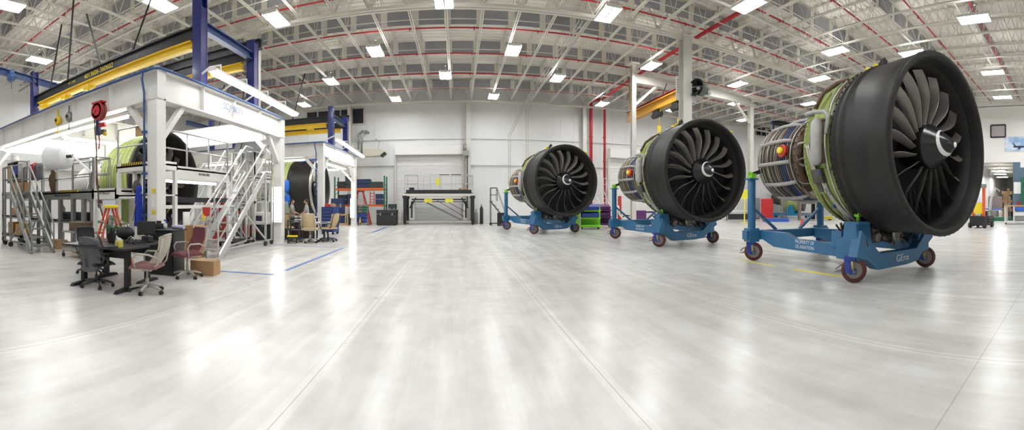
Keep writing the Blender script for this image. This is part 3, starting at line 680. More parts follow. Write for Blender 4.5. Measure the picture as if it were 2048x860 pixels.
# ================================================================ white gantries
def gantry(label, x0, x1, y0, y1, lettering=None):
    t = thing('gantry_frame', label, 'gantry', ((x0 + x1) / 2, (y0 + y1) / 2, 0))
    hx, hy = (x1 - x0) / 2, (y1 - y0) / 2; zt, zb = 4.72, 3.98
    for sx in (-1, 1):
        for sy in (-1, 1):
            b = MB(); x, y = sx * hx, sy * hy; b.box(x - .16, y - .16, 0, x + .16, y + .16, zb + .02); b.box(x - .26, y - .26, 0, x + .26, y + .26, .03)
            c = b.build('column', white, t, bevel=.01)
            b = MB()
            b.bar((x - sx * .12, y, 3.05), (x - sx * .95, y, zb + .02), .16, .14); b.build('knee_brace', white, t, bevel=.006)
            b = MB(); b.bar((x, y - sy * .12, 3.05), (x, y - sy * .95, zb + .02), .16, .14); b.build('knee_brace', white, t, bevel=.006)
    def girder(a, c):
        b = MB(); a = Vector(a); c = Vector(c); b.ibeam(a, c, .32, zt - zb, .04)
        L = (c - a).length; d = (c - a).normalized(); n = max(2, int(L / 1.6))
        for k in range(n + 1): p = a + d * (L * k / n); b.bar(p - Vector((0, 0, .33)), p + Vector((0, 0, .33)), .30 if abs(d.x) < .5 else .02, .02 if abs(d.x) < .5 else .30)
        return b.build('girder', white, t)
    zm = (zt + zb) / 2
    girder((-hx - .16, -hy, zm), (hx + .16, -hy, zm)); girder((-hx - .16, hy, zm), (hx + .16, hy, zm)); g = girder((hx, -hy + .1, zm), (hx, hy - .1, zm)); girder((-hx, -hy + .1, zm), (-hx, hy - .1, zm)); girder((-hx * .05, -hy + .1, zm), (-hx * .05, hy - .1, zm))
    b = MB()
    b.tube([(-hx, -hy - .2, zt - .02), (hx + .1, -hy - .2, zt - .02), (hx + .22, -hy - .1, zt - .02), (hx + .22, hy, zt - .02)], .035, 8); b.build('air_pipe', bluer, t)
    b = MB(); b.tube([(hx - .28, -hy - .2, zt - .02), (hx - .28, -hy - .22, zt - .2), (hx - .2, -hy - .22, zt - .55), (hx - .2, -hy - .22, .9)], .03, 8)
    for z in (1.2, 2.2, 3.2): b.box(hx - .25, -hy - .26, z, hx - .15, -hy - .16, z + .06)
    b.build('air_drop', bluer, t)
    if lettering:
        text(lettering, .26, bluer, t, (hx + .17, -hy * .05, zm), (pi / 2, 0, pi / 2))
    return t
G1 = (-16.9, -6.55, 6.8, 13.4); G2 = (-15.5, -6.95, 19.2, 25.7)
g1 = gantry('white steel gantry frame nearest the camera, over the green engine', *G1, lettering='SCJM0071')
g2 = gantry('white steel gantry frame farther back, over the black and blue covered engine', *G2)
b = MB(); b.box(-6.55 - .1, 6.8 - .168, 1.0, -6.55 + .14, 6.8 - .163, 1.0)
for (nm, z0, z1, m_) in (('notice_sheet', 1.42, 1.72, paper), ('yellow_note', 1.76, 1.86, hazard), ('yellow_note', 1.26, 1.36, hazard)):
    b = MB(); b.box(5.20, -3.3 - .172, z0, 5.32, -3.3 - .164, z1); o = b.build(nm, m_, g1)
    o.location = (-.02, 0, 0)

# strip lights
def strip(label, a, c, w_=.2, group=None, arms=None, vert=False):
    a = Vector(a); c = Vector(c); t = thing('strip_light', label, 'strip light', tuple(a), 0, group); d = c - a
    b = MB(); b.bar((0, 0, .07), tuple(d + Vector((0, 0, .07))), w_, .06); b.bar((0, 0, .11), tuple(d + Vector((0, 0, .11))), w_ * .5, .05); b.build('reflector', white, t)
    if vert:
        o_ = t.children[0]; bpy.data.objects.remove(o_); b = MB(); b.bar((0, 0, 0), tuple(d), .1, w_); b.build('reflector', white, t)
    n = max(1, round(d.length / 2.4))
    for k in range(n):
        p, q = d * ((k + .03) / n), d * ((k + .97) / n)
        b = MB(); b.bar(p, q, .16 if vert else w_ * .75, w_ * .85 if vert else .05); b.build('lamp_tube', stripw, t)
    if arms:
        for k in range(arms):
            p = d * ((k + .3) / arms); b = MB(); b.tube([p + Vector((0, 0, .12)), p + Vector((0, 0, .3)), p + Vector((-.35, 0, .32)), p + Vector((-.85, 0, .1))], .03, 7); b.build('mounting_arm', white, t)
    return t
x0, x1, y0, y1 = G1
strip('long strip light inside the nearer gantry along its left side beam', (x0 + .3, y0 + .6, 4.1), (x0 + .3, y1 - .6, 4.1), .42, vert=True)
strip('long strip light inside the nearer gantry under its rear beam', (x0 + .9, y1 - .3, 4.12), (x1 - .5, y1 - .3, 4.12), .42, vert=True)
strip('narrow strip light under the front beam of the nearer gantry', (x0 + .9, y0 + .3, 3.86), (x1 - 1.3, y0 + .3, 3.86), .12)
strip('long strip light on white arms outside the right beam of the nearer gantry', (-5.85, 8.1, 4.85), (-5.85, 13.4, 4.78), .26, arms=4)
strip('strip light across the middle of the nearer gantry', (-11.6, 7.4, 3.8), (-11.6, 12.8, 3.8), .3)
x0, x1, y0, y1 = G2
strip('strip light under the front beam of the farther gantry', (x0 + .9, y0 + .3, 3.86), (x1 - 1.0, y0 + .3, 3.86), .2)
strip('strip light under the rear beam of the farther gantry', (x0 + .9, y1 - .4, 3.8), (x1 - .9, y1 - .4, 3.8), .34)
strip('strip light on arms outside the right beam of the farther gantry', (-6.2, 19.6, 4.85), (-6.2, 25.4, 4.6), .24, arms=4)
strip('strip light inside the right beam of the farther gantry', (-7.4, 20, 3.8), (-7.4, 25, 3.8), .3)
for (lb, x, y, z0, z1, w_) in (('tall white light panel on the rear right post of the nearer gantry', -6.47, 13.12, .84, 2.12, .3), ('tall white light panel on the rear right post of the farther gantry', -6.98, 25.42, .6, 1.85, .26)):
    t = thing('light_panel', lb, 'light panel', (x, y, 0)); b = MB(); b.box(-w_ / 2 - .02, .0, z0 - .03, w_ / 2 + .02, .08, z1 + .03); b.build('panel_back', white, t)
    b = MB(); b.box(-w_ / 2, -.02, z0, w_ / 2, 0, z1); b.build('panel_face', mat('panel_glow', (1, 1, 1), .5, emit=3.2), t)

# ================================================================ blue posted crane rails
def crane(label, dy, xr, xl, lettering):
    t = thing('crane_runway', label, 'crane', (0, dy, 0)); Y1, Y2 = 8.6, 11.5
    tops = (8.6, 7.0)
    for (x, top0) in ((xr, 9.3), (xl, 7.6 if dy == 0 else 6.9)):
        for (yy, top) in ((Y1, top0), (Y2, 7.0)):
            b = MB(); b.ibeam((x, yy, 4.74), (x, yy, top if dy == 0 else 7.0), .3, .3, .04); b.box(x - .22, yy - .22, 4.72, x + .22, yy + .22, 4.76); b.box(x - .14, yy - .14, 4.76, x - .1, yy + .14, 6.9); b.box(x + .1, yy - .14, 4.76, x + .14, yy + .14, 6.9); b.build('post', blued, t)
        zt_ = 7.5 if (x == xl and dy == 0) else 6.45; b = MB(); b.ibeam((x, Y1 - (2.6 if x == xl else 0), zt_), (x, Y2, zt_ if zt_ < 7 else 6.9), .2, .26, .03); b.build('tie_beam', mat('tie_blue', (.02, .05, .17), .35), t)
    xe = xl - .0
    for (yy, z0) in ((Y1 + .05, 0), (Y2 - .15, .18)):
        b = MB(); b.ibeam((xe - .2, yy, 6.28 + z0), (xr + .05, yy, 6.28 + z0), .22, .36, .04); b.box(xe - .2, yy - .03, 6.1 + z0, xr + .05, yy - .01, 6.46 + z0); r1 = b.build('black_rail', blackp, t)
        b = MB(); b.ibeam((xe + .4, yy, 5.98 + z0), (xr - .3, yy, 5.98 + z0), .2, .25, .045); b.build('yellow_rail', yellow, t)
        if dy == 0 and z0 == 0:
            text(lettering, .25, hazard, r1, (-11.2, yy - .05, 6.28), (pi / 2, 0, 0))
            text('RT. CNR', .13, hazard, r1, (-12.9, yy - .05, 6.3), (pi / 2, 0, 0))
    b = MB(); b.ibeam((xe, Y2 + .45, 7.05), (xr + .1, Y2 + .45, 7.05), .2, .34, .04); b.build('black_rail', blackp, t)
    for x in ((-15.1, -13.4, -11.8) if dy == 0 else (-10.5, -8.3)):
        b = MB(); b.box(x - .16, Y1 - .1, 5.74, x + .16, Y1 + .2, 5.92)
        for s_ in (-1, 1): b.cyl((x + s_ * .1, Y1 - .12, 5.84), (x + s_ * .1, Y1 + .24, 5.84), .08, 10)
        b.box(x - .05, Y1, 5.6, x + .05, Y1 + .1, 5.75); b.build('trolley', yellow, t, bevel=.01)
    for (p, q) in (((-13.2, Y1, 6.4), (-12.3, Y1 - .3, 9.4)), ((-11.0, Y1, 6.4), (-11.9, Y1, 8.6)), ((-14.6, Y1, 6.4), (-14.6, Y1 + .6, 9.4)), ((-9.4, Y1, 6.4), (-9.0, Y1 + 1, 9.4))):
        b = MB(); b.bar(p, q, .05); b.build('hanger_strut', blackm, t)
    return t
crane('black and yellow crane rails on blue posts above the nearer gantry', 0, -6.62, -16.0, '4013606-360602')
crane('black and yellow crane rails on blue posts above the farther gantry', 12.4, -7.0, -15.2, '')
def hoist(label, p, m_, r=.22, drop=1.2, hook=True):
    t = thing('chain_hoist', label, 'hoist', p)
    b = MB(); b.ball((0, 0, 0), r, 14, (1.3, .8, .8)); b.box(-.1, -.1, 0, .1, .1, r + .1); b.build('motor_housing', m_, t)
    b = MB(); b.tube([(0, 0, 0), (0, 0, -drop)], .012, 6); b.build('chain', blackm, t)
    if hook: b = MB(); b.tube([(0, 0, -drop), (.05, 0, -drop - .08), (.02, 0, -drop - .15), (-.05, 0, -drop - .12)], .018, 6); b.build('hook', yellow, t)
    return t
hoist('blue hoist on the blue tie beam at the upper left edge', (-15.85, 7.35, 7.12), bluer, .24, .5, False)

# hose reels, balancers hanging from the front beam of the nearer gantry
t = thing('hose_reel', 'red hose reel hanging under the front beam of the nearer gantry', 'hose reel', at_y(198, 222, 6.45))
b = MB(); b.lathe([(-.09, .14), (-.09, .24), (-.07, .25), (-.05, .16), (.05, .16), (.07, .25), (.09, .24), (.09, .14)], 28, ax='y'); b.lathe([(-.09, .0), (-.09, .2)], 20, ax='y'); b.build('reel_drum', red, t)
b = MB(); b.torus((0, 0, 0), (0, 1, 0), .18, .05, 24, 8); b.build('hose_coil', brown, t)
b = MB(); b.box(-.2, -.1, .2, .2, .1, .24); b.box(-.22, -.03, -.1, -.18, .03, .24); b.cyl((-.1, -.09, 0), (-.1, -.11, 0), .06, 10); b.build('reel_bracket', red, t)
b = MB(); b.tube([(-.2, 0, -.05), (-.18, 0, -.5), (-.12, 0, -.9), (-.1, .0, -1.6), (-.15, .1, -2.4), (.1, .1, -3.0)], .022, 7); b.build('hanging_hose', brown, t)
for (px, py, m_, lb, nm) in ((116, 241, yellow, 'yellow tool balancer under the front beam of the nearer gantry', 'tool_balancer'), (138, 233, greysteel, 'grey and black tool balancer right of the yellow one under the gantry beam', 'tool_balancer')):
    t = thing(nm, lb, 'tool balancer', at_y(px, py, 6.7)); b = MB(); b.lathe([(-.07, 0), (-.07, .11), (-.03, .15), (.03, .15), (.07, .11), (.07, 0)], 20, ax='y'); b.build('balancer_drum', m_, t)
    b = MB(); b.bar((0, 0, .12), (0, 0, .34), .04); b.build('top_hanger', m_, t); b = MB(); b.tube([(0, 0, -.1), (0, 0, -.36)], .015, 6); b.ball((0, 0, -.38), .04); b.build('balancer_hook', m_, t)
    b = MB(); b.cyl((0, -.08, 0), (0, -.1, 0), .05, 12); b.build('balancer_hub', blackm, t)
t = thing('tool_cluster', 'red and blue air tools hanging in a bunch below the red hose reel', 'air tools', at_y(200, 256, 6.9))
for (nm, c, sz, m_) in (('red_tool', (.12, 0, .08), (.22, .1, .12), redc), ('blue_sleeve', (-.08, 0, .05), (.12, .12, .5), navy), ('valve_block', (.1, .05, -.12), (.14, .12, .14), brown), ('gauge', (.24, 0, -.2), (.1, .08, .1), yellow)):
    b = MB(); b.cbox(c, sz, rz=.2); b.build(nm, m_, t, bevel=.02)
b = MB(); b.tube([(-.1, 0, .3), (-.08, 0, 0), (-.02, 0, -.4), (-.06, 0, -.6)], .02, 6); b.build('air_hose', redc, t)
b = MB(); b.box(-.16, -.05, -.1, .16, .05, .12); b.cyl((0, 0, .12), (0, 0, .5), .03, 8); o = b.build('lime_trolley', green); o.location = at_y(258, 212, 7.1); tag(o, 'lime green trolley block hanging under the gantry beam left of the post', 'trolley')

# ================================================================ platforms, stairs
def rails(t, pts, z, h=1.05, m_=alu, r=.022, mid=True, step=1.1):
    for a, c in zip(pts[:-1], pts[1:]):
        a = Vector((*a, z)); c = Vector((*c, z)); L = (c - a).length; n = max(1, round(L / step))
        for k in range(n + 1):
            p = a.lerp(c, k / n); b = MB(); b.bar(p, p + Vector((0, 0, h)), r * 2); b.build('rail_post', m_, t)
        b = MB(); b.tube([a + Vector((0, 0, h)), c + Vector((0, 0, h))], r * 1.2, 8); b.build('handrail', m_, t)
        if mid: b = MB(); b.tube([a + Vector((0, 0, h * .52)), c + Vector((0, 0, h * .52))], r, 8); b.build('mid_rail', m_, t)
def platform(name, label, x0, x1, y0, y1, z, m_, railpts=(), fasc=.2, legs=True, letter=None, hazards=False, lower=None, wheels=False, leg_w=.1, cross=True):
    cx, cy = (x0 + x1) / 2, (y0 + y1) / 2; t = thing(name, label, 'work platform', (cx, cy, 0)); hx, hy = (x1 - x0) / 2, (y1 - y0) / 2
    b = MB(); b.box(-hx, -hy, z - .05, hx, hy, z); b.box(-hx, -hy, z - fasc, hx, -hy + .04, z + .06); b.box(-hx, hy - .04, z - fasc, hx, hy, z + .06); b.box(-hx, -hy, z - fasc, -hx + .04, hy, z + .06); b.box(hx - .04, -hy, z - fasc, hx, hy, z + .06)
    b.build('deck', m_, t)
    z0 = .22 if wheels else 0
    if legs:
        for sx in (-1, 1):
            for sy in (-1, 1):
                b = MB(); b.box(sx * (hx - leg_w / 2) - leg_w / 2, sy * (hy - leg_w / 2) - leg_w / 2, z0, sx * (hx - leg_w / 2) + leg_w / 2, sy * (hy - leg_w / 2) + leg_w / 2, z - fasc); b.build('leg', m_, t)
                if wheels: b = MB(); b.cyl((sx * (hx - .06), sy * (hy - .05) - .03, .11), (sx * (hx - .06), sy * (hy - .05) + .03, .11), .11, 16); b.build('caster', rubber, t)
        if cross:
            b = MB()
            for sy in (-1, 1): b.bar((-hx, sy * (hy - .05), z0 + .1), (hx, sy * (hy - .05), z0 + .1), .06)
            for sx in (-1, 1): b.bar((sx * (hx - .05), -hy, z0 + .1), (sx * (hx - .05), hy, z0 + .1), .06)
            b.build('base_frame', m_, t)
    if lower:
        for zl in lower: b = MB(); b.box(-hx, -hy, zl - .04, hx, hy, zl); b.box(-hx, -hy, zl - .1, hx, -hy + .03, zl + .02); b.build('lower_shelf', m_, t)
    if hazards:
        n = int((hazards[1] - hazards[0]) / .09)
        b = MB(); b.box(hazards[0] - cx, -hy - .012, z + .0, hazards[1] - cx, -hy - .002, z + .07); hz = b.build('hazard_strip', hazard, t)
        b = MB()
        for k in range(0, n): xx = hazards[0] - cx + k * .09; b.prism([(xx, -hy - .016, z), (xx + .045, -hy - .016, z), (xx + .075, -hy - .016, z + .07), (xx + .03, -hy - .016, z + .07)], (0, .003, 0))
        b.build('hazard_stripes', blackm, hz)
    if letter:
        tx, lx, rot = letter; text(tx, .12, blackm, t, lx, rot)
    for rp in railpts: rails(t, [(x - cx, y - cy) for x, y in rp], z, m_=(alu if m_ is white else m_))
    return t
platform('work_platform', 'grey steel work platform under the bubble wrap roll in the nearer gantry', -13.9, -9.65, 7.2, 7.95, 1.9, greysteel, [[(-13.9, 7.25), (-11.9, 7.25)], [(-10.8, 7.25), (-9.7, 7.25)], [(-13.9, 7.9), (-9.7, 7.9)]], .24, hazards=(-11.6, -10.4), lower=(.95,), letter=('FRONT  401306-626', (-.1 + .5, -.39, 1.79), (pi / 2, 0, 0)), leg_w=.12)
platform('work_platform', 'light grey platform numbered 401306-637 in front of the green engine case', -9.62, -8.55, 7.2, 7.9, 1.9, white, [[(-9.6, 7.25), (-9.6, 7.85)]], .26, letter=('401306-637', (.0, -.365, 1.82), (pi / 2, 0, 0)))
platform('work_platform', 'white raised platform with black and yellow edge strip beside the near gantry post', -8.52, -6.85, 7.2, 7.92, 2.55, white, [[(-8.5, 7.25), (-6.9, 7.25)]], .16, hazards=(-8.3, -7.4), lower=(1.75,))
platform('work_platform', 'white raised platform numbered 401406-800 in front of the fan inlet', -8.35, -7.45, 7.95, 11.4, 2.55, white, [[(-7.5, 8.0), (-7.5, 11.3)]], .3, letter=('401406-800', (.462, .2, 2.42), (pi / 2, 0, pi / 2)), cross=False)
b = MB(); b.bar((-7.35, 7.95, 1.62), (-7.35, 11.4, 1.62), .12, .14); t = b.build('padded_bar', blackm); tag(t, 'black padded bar across the fan inlet below the white platform', 'bar')
b = MB(); b.bar((-7.35, 7.95, 1.42), (-7.35, 11.4, 1.42), .08, .1); tag(b.build('white_crossbar', white), 'white crossbar under the black padded bar at the fan inlet', 'bar')
strip('fluorescent light under the white platform in front of the fan inlet', (-7.9, 8.2, 2.18), (-7.9, 11.2, 2.18), .16)
b = MB(); b.box(-.14, -.02, 0, .14, .02, .6); o = b.build('plywood_board', wood); o.location = at_y(279, 272, 7.3); tag(o, 'narrow plywood board standing at the rail of the white platform', 'board')

def stairs(name, label, foot, top, w_, n, m_=alu, rail=1.0, wheels=None, post=True):
    "straight flight from foot (x,y,0) to top (x,y,z)"
    f = Vector(foot); p = Vector(top); t = thing(name, label, 'stairs', foot); d = p - f; hd = Vector((d.x, d.y, 0)).normalized(); s_ = Vector((-hd.y, hd.x, 0)) * w_ / 2
    for sg in (-1, 1):
        b = MB(); b.bar(s_ * sg, d + s_ * sg, .06, .17); b.build('stringer', m_, t)
        up = Vector((0, 0, rail))
        b = MB(); b.tube([s_ * sg + Vector((0, 0, .1)), s_ * sg + up * .95 , d + s_ * sg + up, d + s_ * sg + hd * .7 + up, d + s_ * sg + hd * .7], .028, 8); b.build('handrail', m_, t)
        b = MB(); b.tube([s_ * sg + up * .5, d + s_ * sg + up * .52, d + s_ * sg + hd * .7 + up * .52], .022, 8); b.build('mid_rail', m_, t)
        for k in (1, 2, 3): q = d * (k / 3.0) + s_ * sg; b = MB(); b.bar(q, q + up, .045); b.build('baluster', m_, t)
        if wheels:
            q = d + s_ * sg; q.z = 0; b = MB(); b.bar(q + Vector((0, 0, .16)), q + Vector((0, 0, d.z)), .06); b.bar(q + hd * .7 + Vector((0, 0, .16)), q + hd * .7 + Vector((0, 0, d.z)), .06); b.bar(q * .55 + Vector((0, 0, d.z * .5)), q + Vector((0, 0, .25)), .045); b.bar(q * .1 + Vector((0, 0, .18)), q + hd * .7 + Vector((0, 0, .18)), .05); b.build('support_leg', m_, t)
            for qq in (q, q + hd * .7): b = MB(); b.cyl(qq + Vector((-.03, 0, .09)), qq + Vector((.03, 0, .09)), .09, 14); b.build('caster', rubber, t)
    for k in range(1, n + 1):
        q = d * (k / n); b = MB(); b.prism([q - s_, q + s_, q + s_ + hd * .22, q - s_ + hd * .22], (0, 0, -.04)); b.build('tread', m_, t)
    b = MB(); b.prism([d - s_, d + s_, d + s_ + hd * .75, d - s_ + hd * .75], (0, 0, -.06)); b.build('landing', m_, t)
    return t
stairs('rolling_stairs', 'long aluminium rolling stairs rising away beside the rear gantry post', (-6.35, 8.5, 0), (-6.95, 12.3, 2.6), .75, 11, mat('white_alu', (.50, .50, .49), .35, metal=.4), wheels=True)
stairs('rolling_stairs', 'white stairs behind the long aluminium ones, beside the fan inlet', (-8.0, 12.3 - 2.2, 0), (-8.3, 12.9, 2.6), .7, 11, MATS['white_alu'], wheels=True)
stairs('platform_stairs', 'grey steel stairs on casters at the far left', (-10.35, 5.85, .0), (-12.5, 6.15, 1.9), .72, 8, greysteel, wheels=True, rail=.95)
tp = platform('stair_cart', 'grey wheeled steel cart with shelves of boxes at the far left', -14.5, -12.75, 6.3, 7.1, 1.9, greysteel, [[(-14.5, 6.35), (-12.75, 6.35)], [(-14.45, 6.35), (-14.45, 7.05)]], .2, wheels=True, lower=(.34, 1.05))
# white access tower between the gantries
platform('access_tower', 'white access tower with railings between the two gantries', -10.2, -7.9, 13.95, 15.4, 2.6, white, [[(-10.15, 14.0), (-7.95, 14.0), (-7.95, 15.3)]], .18, lower=(1.6,), hazards=(-10.1, -8.9))
platform('access_tower', 'low white access platform behind the copier between the gantries', -9.3, -8.4, 16.0, 17.2, 1.75, white, [[(-9.2, 16.05), (-8.45, 16.05)]], .14, lower=(.9,))
t = thing('covered_drum', 'large round grey covered drum standing on the white access tower', 'drum', (-8.6, 14.65, 2.6)); 
b = MB(); b.lathe([(-.35, 0), (-.35, .5), (-.3, .58), (.25, .6), (.33, .55), (.35, 0)], 36, (0, 0, 1.2), 'y'); b.build('grey_cover', mat('grey_canvas', (.25, .255, .27), .8), t)
b = MB(); b.box(-.5, -.3, 0, -.4, .3, .95); b.box(.4, -.3, 0, .5, .3, .95); b.box(-.5, -.05, .3, .5, .05, .4); b.build('cradle', white, t)
b = MB(); b.tube([(-.1, -.36, 1.7), (-.2, -.4, 1.2), (-.1, -.38, .9), (-.3, -.4, .4)], .02, 6); b.build('strap', blackm, t)
rnd = random.Random(21)
t = thing('hydraulic_rig', 'tangle of pipes and valves on the white access tower', 'hydraulic rig', (-9.2, 14.7, 1.6))
for k in range(18):
    x = rnd.uniform(-.8, .6); z = rnd.uniform(0, .8); pts = [(x, rnd.uniform(-.5, .3), z)]
    for q in range(4): pts.append((pts[-1][0] + rnd.uniform(-.3, .3), pts[-1][1] + rnd.uniform(-.2, .2), max(.02, min(.9, pts[-1][2] + rnd.uniform(-.3, .3)))))
    b = MB(); b.tube(pts, rnd.choice((.012, .02, .03)), 6); b.build('pipe', rnd.choice((blackm, pipem, brown, blackm, tank_m)), t)
for k in range(5): b = MB(); b.cbox((rnd.uniform(-.7, .5), rnd.uniform(-.5, .1), .12), (.2, .2, .24)); b.build('valve_box', rnd.choice((yellow, blackm, greysteel, blackm)), t)
for (x, z, m_, lb, sz) in ((-13.7, 1.05, card, 'cardboard box on the middle shelf of the grey cart', (.5, .4, .3)), (-13.95, .34, card, 'left cardboard box on the bottom shelf of the grey cart', (.45, .5, .45)), (-13.3, .34, orange, 'orange cardboard box on the bottom shelf of the grey cart', (.5, .45, .42)), (-13.6, 1.9, card, 'cardboard box on top of the grey cart', (.9, .4, .42))):
    b = MB(); b.box(-sz[0] / 2, -sz[1] / 2, 0, sz[0] / 2, sz[1] / 2, sz[2]); b.box(-.03, -sz[1] / 2 - .003, .0, .03, sz[1] / 2 + .003, sz[2] + .003)
    o = b.build('cardboard_box', m_, bevel=.008); o.location = (x, 6.68, z); tag(o, lb, 'box')
t = thing('parts_bin_unit', 'grey plywood cubby with blue bins above the grey cart', 'cabinet', (-13.9, 6.7, 2.33))
b = MB(); b.box(-.5, -.2, 0, -.46, .2, .8); b.box(.46, -.2, 0, .5, .2, .8); b.box(-.5, -.2, 0, .5, .2, .03); b.box(-.5, -.2, .78, .5, .2, .81); b.box(-.5, .17, 0, .5, .2, .8); b.box(-.02, -.2, 0, .02, .2, .8); b.build('cubby', greysteel, t)
b = MB(); b.box(.05, -.22, .3, .42, .1, .65); b.build('blue_bin', binb, t, bevel=.02); b = MB(); b.box(-.4, -.22, .05, -.1, .1, .6); b.build('wooden_insert', wood, t, bevel=.02)
b = MB(); b.cyl((0, 0, 0), (0, 0, .24), .16, 20); b.cyl((0, 0, .24), (0, 0, .27), .17, 20); o = b.build('paint_tub', white); o.location = (-14.1, 6.7, 3.14); tag(o, 'white round tub on top of the cubby at the far left', 'tub')

# bubble wrap roll on a bracket arm
t = thing('bubble_wrap_roll', 'big white roll of bubble wrap on a bracket over the grey platform', 'packing roll', (-10.9, 6.72, 3.02), radians(20))
b = MB(); b.lathe([(-.38, .06), (-.38, .38), (-.35, .40), (.35, .40), (.38, .38), (.38, .06)], 40); b.build('wrap_roll', mat('bubble_wrap', (.80, .80, .82), .3, bump=.5, bscale=60), t)
b = MB(); b.cyl((-.46, 0, 0), (.62, 0, 0), .05, 12); b.build('core_tube', blackm, t)
b = MB(); b.bar((.58, 0, .02), (1.25, .1, -.55), .1, .05); b.build('bracket_arm', white, t)
b = MB(); b.bar((1.25, .1, -.55), (1.1, .25, -1.1), .08); b.build('bracket_post', greysteel, t)
def drape(name, label, c, w_, h_, m_, d=.06, n=6, rz=0.):
    b = MB()
    def fn(u, v): return ((u - .5) * w_, d * sin(u * n * pi) * (v ** .6) + (.07 * cos(v * pi) if v < .12 else -.07), -h_ * v + .05 * sin(u * 9) * v)
    b.grid(fn, 24, 12); o = b.build(name, m_, solid=.02); o.location = c; o.rotation_euler.z = rz; tag(o, label, 'cloth'); return o
for x in (-12.35, -11.55, -10.75, -10.15):
    b = MB(); b.box(x - .07, 7.17, 0, x + .07, 7.29, 1.66); o = b.build('leg', greysteel, [q for q in COL.objects if q.name == 'work_platform'][0]); o.location = (11.775, -7.575, 0)
drape('moving_blanket', 'grey moving blanket hanging over the platform rail beside the bubble wrap', (-12.95, 7.14, 3.05), .95, .65, mat('grey_blanket', (.15, .15, .165), .9))
drape('red_cloth', 'red cloth over the rail on top of the grey blanket', (-13.2, 7.04, 3.07), .3, .45, mat('red_cloth', (.45, .04, .03), .9), .02, 2)
b = MB(); b.tube([(0, 0, 0), (.02, .02, -.3), (-.03, 0, -.7), (.03, 0, -1.0)], [.09, .1, .12, .06], 8); o = b.build('brown_hose_bundle', brown); o.location = (-11.9, 7.12, 2.9); tag(o, 'dark red brown hose bundle hanging below the bubble wrap roll', 'hose')
b = MB(); b.tube([(0, 0, 0), (.04, .02, -.2), (-.03, 0, -.4)], [.08, .16, .05], 8); o = b.build('black_bag', blackm); o.location = (-12.0, 7.14, 2.55); tag(o, 'small black bag hanging under the grey blanket', 'bag')
# things on/under the grey platform
t = thing('tool_case', 'black tool case on the lower shelf of the grey platform', 'tool case', (-10.9, 7.55, .95)); b = MB(); b.box(-.7, -.22, 0, .7, .22, .2); b.build('case_body', blackm, t, bevel=.03); b = MB(); b.box(-.7, -.21, .2, .7, .21, .28); b.build('case_lid', mat('dark_grey_plastic', (.05, .05, .055), .5), t, bevel=.02)
t = thing('inspection_lamp', 'white lamp head on the lower shelf of the grey platform', 'lamp', (-11.9, 7.5, .95)); b = MB(); b.lathe([(0, .04), (.1, .12), (.3, .14), (.42, .05)], 16, (0, 0, .1), 'z'); b.build('lamp_head', white, t); b = MB(); b.cyl((0, 0, 0), (0, 0, .12), .1, 12); b.build('lamp_foot', blackm, t)
for (x, y, sz, m_, lb) in ((-11.3, 7.0, (.5, .4, .3), card, 'cardboard box on the floor under the grey platform'), (-9.9, 6.9, (.4, .35, .25), card, 'small open cardboard box on the floor near the grey platform')):
    b = MB(); b.box(-sz[0] / 2, -sz[1] / 2, 0, sz[0] / 2, sz[1] / 2, sz[2]); o = b.build('cardboard_box', m_, bevel=.008); o.location = (x, y, 0); tag(o, lb, 'box')
t = thing('equipment_cart', 'low grey equipment cart with black wheels behind the left desk', 'cart', (-8.9, 6.3, 0)); b = MB(); b.box(-.6, -.3, .2, .6, .3, .26); b.box(-.6, -.3, .7, .6, .3, .75); b.build('cart_shelf', greysteel, t); 
for sx in (-.57, .57):
    for sy in (-.27, .27): b = MB(); b.box(sx - .02, sy - .02, .1, sx + .02, sy + .02, .75); b.build('leg', greysteel, t); b = MB(); b.cyl((sx, sy - .02, .06), (sx, sy + .02, .06), .06, 12); b.build('caster', rubber, t)
b = MB(); b.box(-.4, -.2, .75, .2, .2, 1.0); b.build('meter_box', brown, t, bevel=.02)

# whiteboard, stepladder
t = thing('whiteboard', 'small white board hanging on the platform behind the stepladder', 'board', at_y(219, 430, 7.1)); b = MB(); b.box(-.3, -.015, 0, .3, .015, .42); b.build('board_face', mat('board_white', (.72, .76, .80), .3), t); b = MB()
for (a, c) in (((-.3, 0), (.3, 0)), ((-.3, .42), (.3, .42)), ((-.3, 0), (-.3, .42)), ((.3, 0), (.3, .42))): b.bar((a[0], 0, a[1]), (c[0], 0, c[1]), .02, .04)
b.build('board_frame', alu, t)
def stepladder(label, loc, h, rz, spread=.38, w0=.3, col=None):
    m_ = col or mat('ladder_orange', (.62, .07, .02), .45); t = thing('stepladder', label, 'ladder', loc, rz)
    for sy in (-1, 1):
        for sx in (-1, 1): b = MB(); b.bar((sx * (w0 * .8), sy * spread, 0), (sx * w0 * .4, sy * .07, h), .085, .04); b.build('rail', m_, t)
    n = int(h / .3)
    for k in range(1, n): z = k * h / n; u = 1 - z / h; b = MB(); ww = w0 * (.5 + .3 * u); b.box(-ww, -spread * u - .07 - .04, z, ww, -spread * u - .07 + .05, z + .03); b.build('step', alu, t)
    b = MB(); b.box(-w0 * .6, -.13, h - .02, w0 * .6, .13, h + .06); b.build('ladder_cap', yelc if not col else col, t, bevel=.02)
    b = MB(); b.bar((-w0 * .6, -spread * .55, h * .45), (-w0 * .6, spread * .55, h * .45), .015); b.build('spreader', alu, t)
    return t
stepladder('orange stepladder with yellow cap standing behind the desk', (-7.25, 5.95, 0), 1.42, radians(-28), .46, .46)

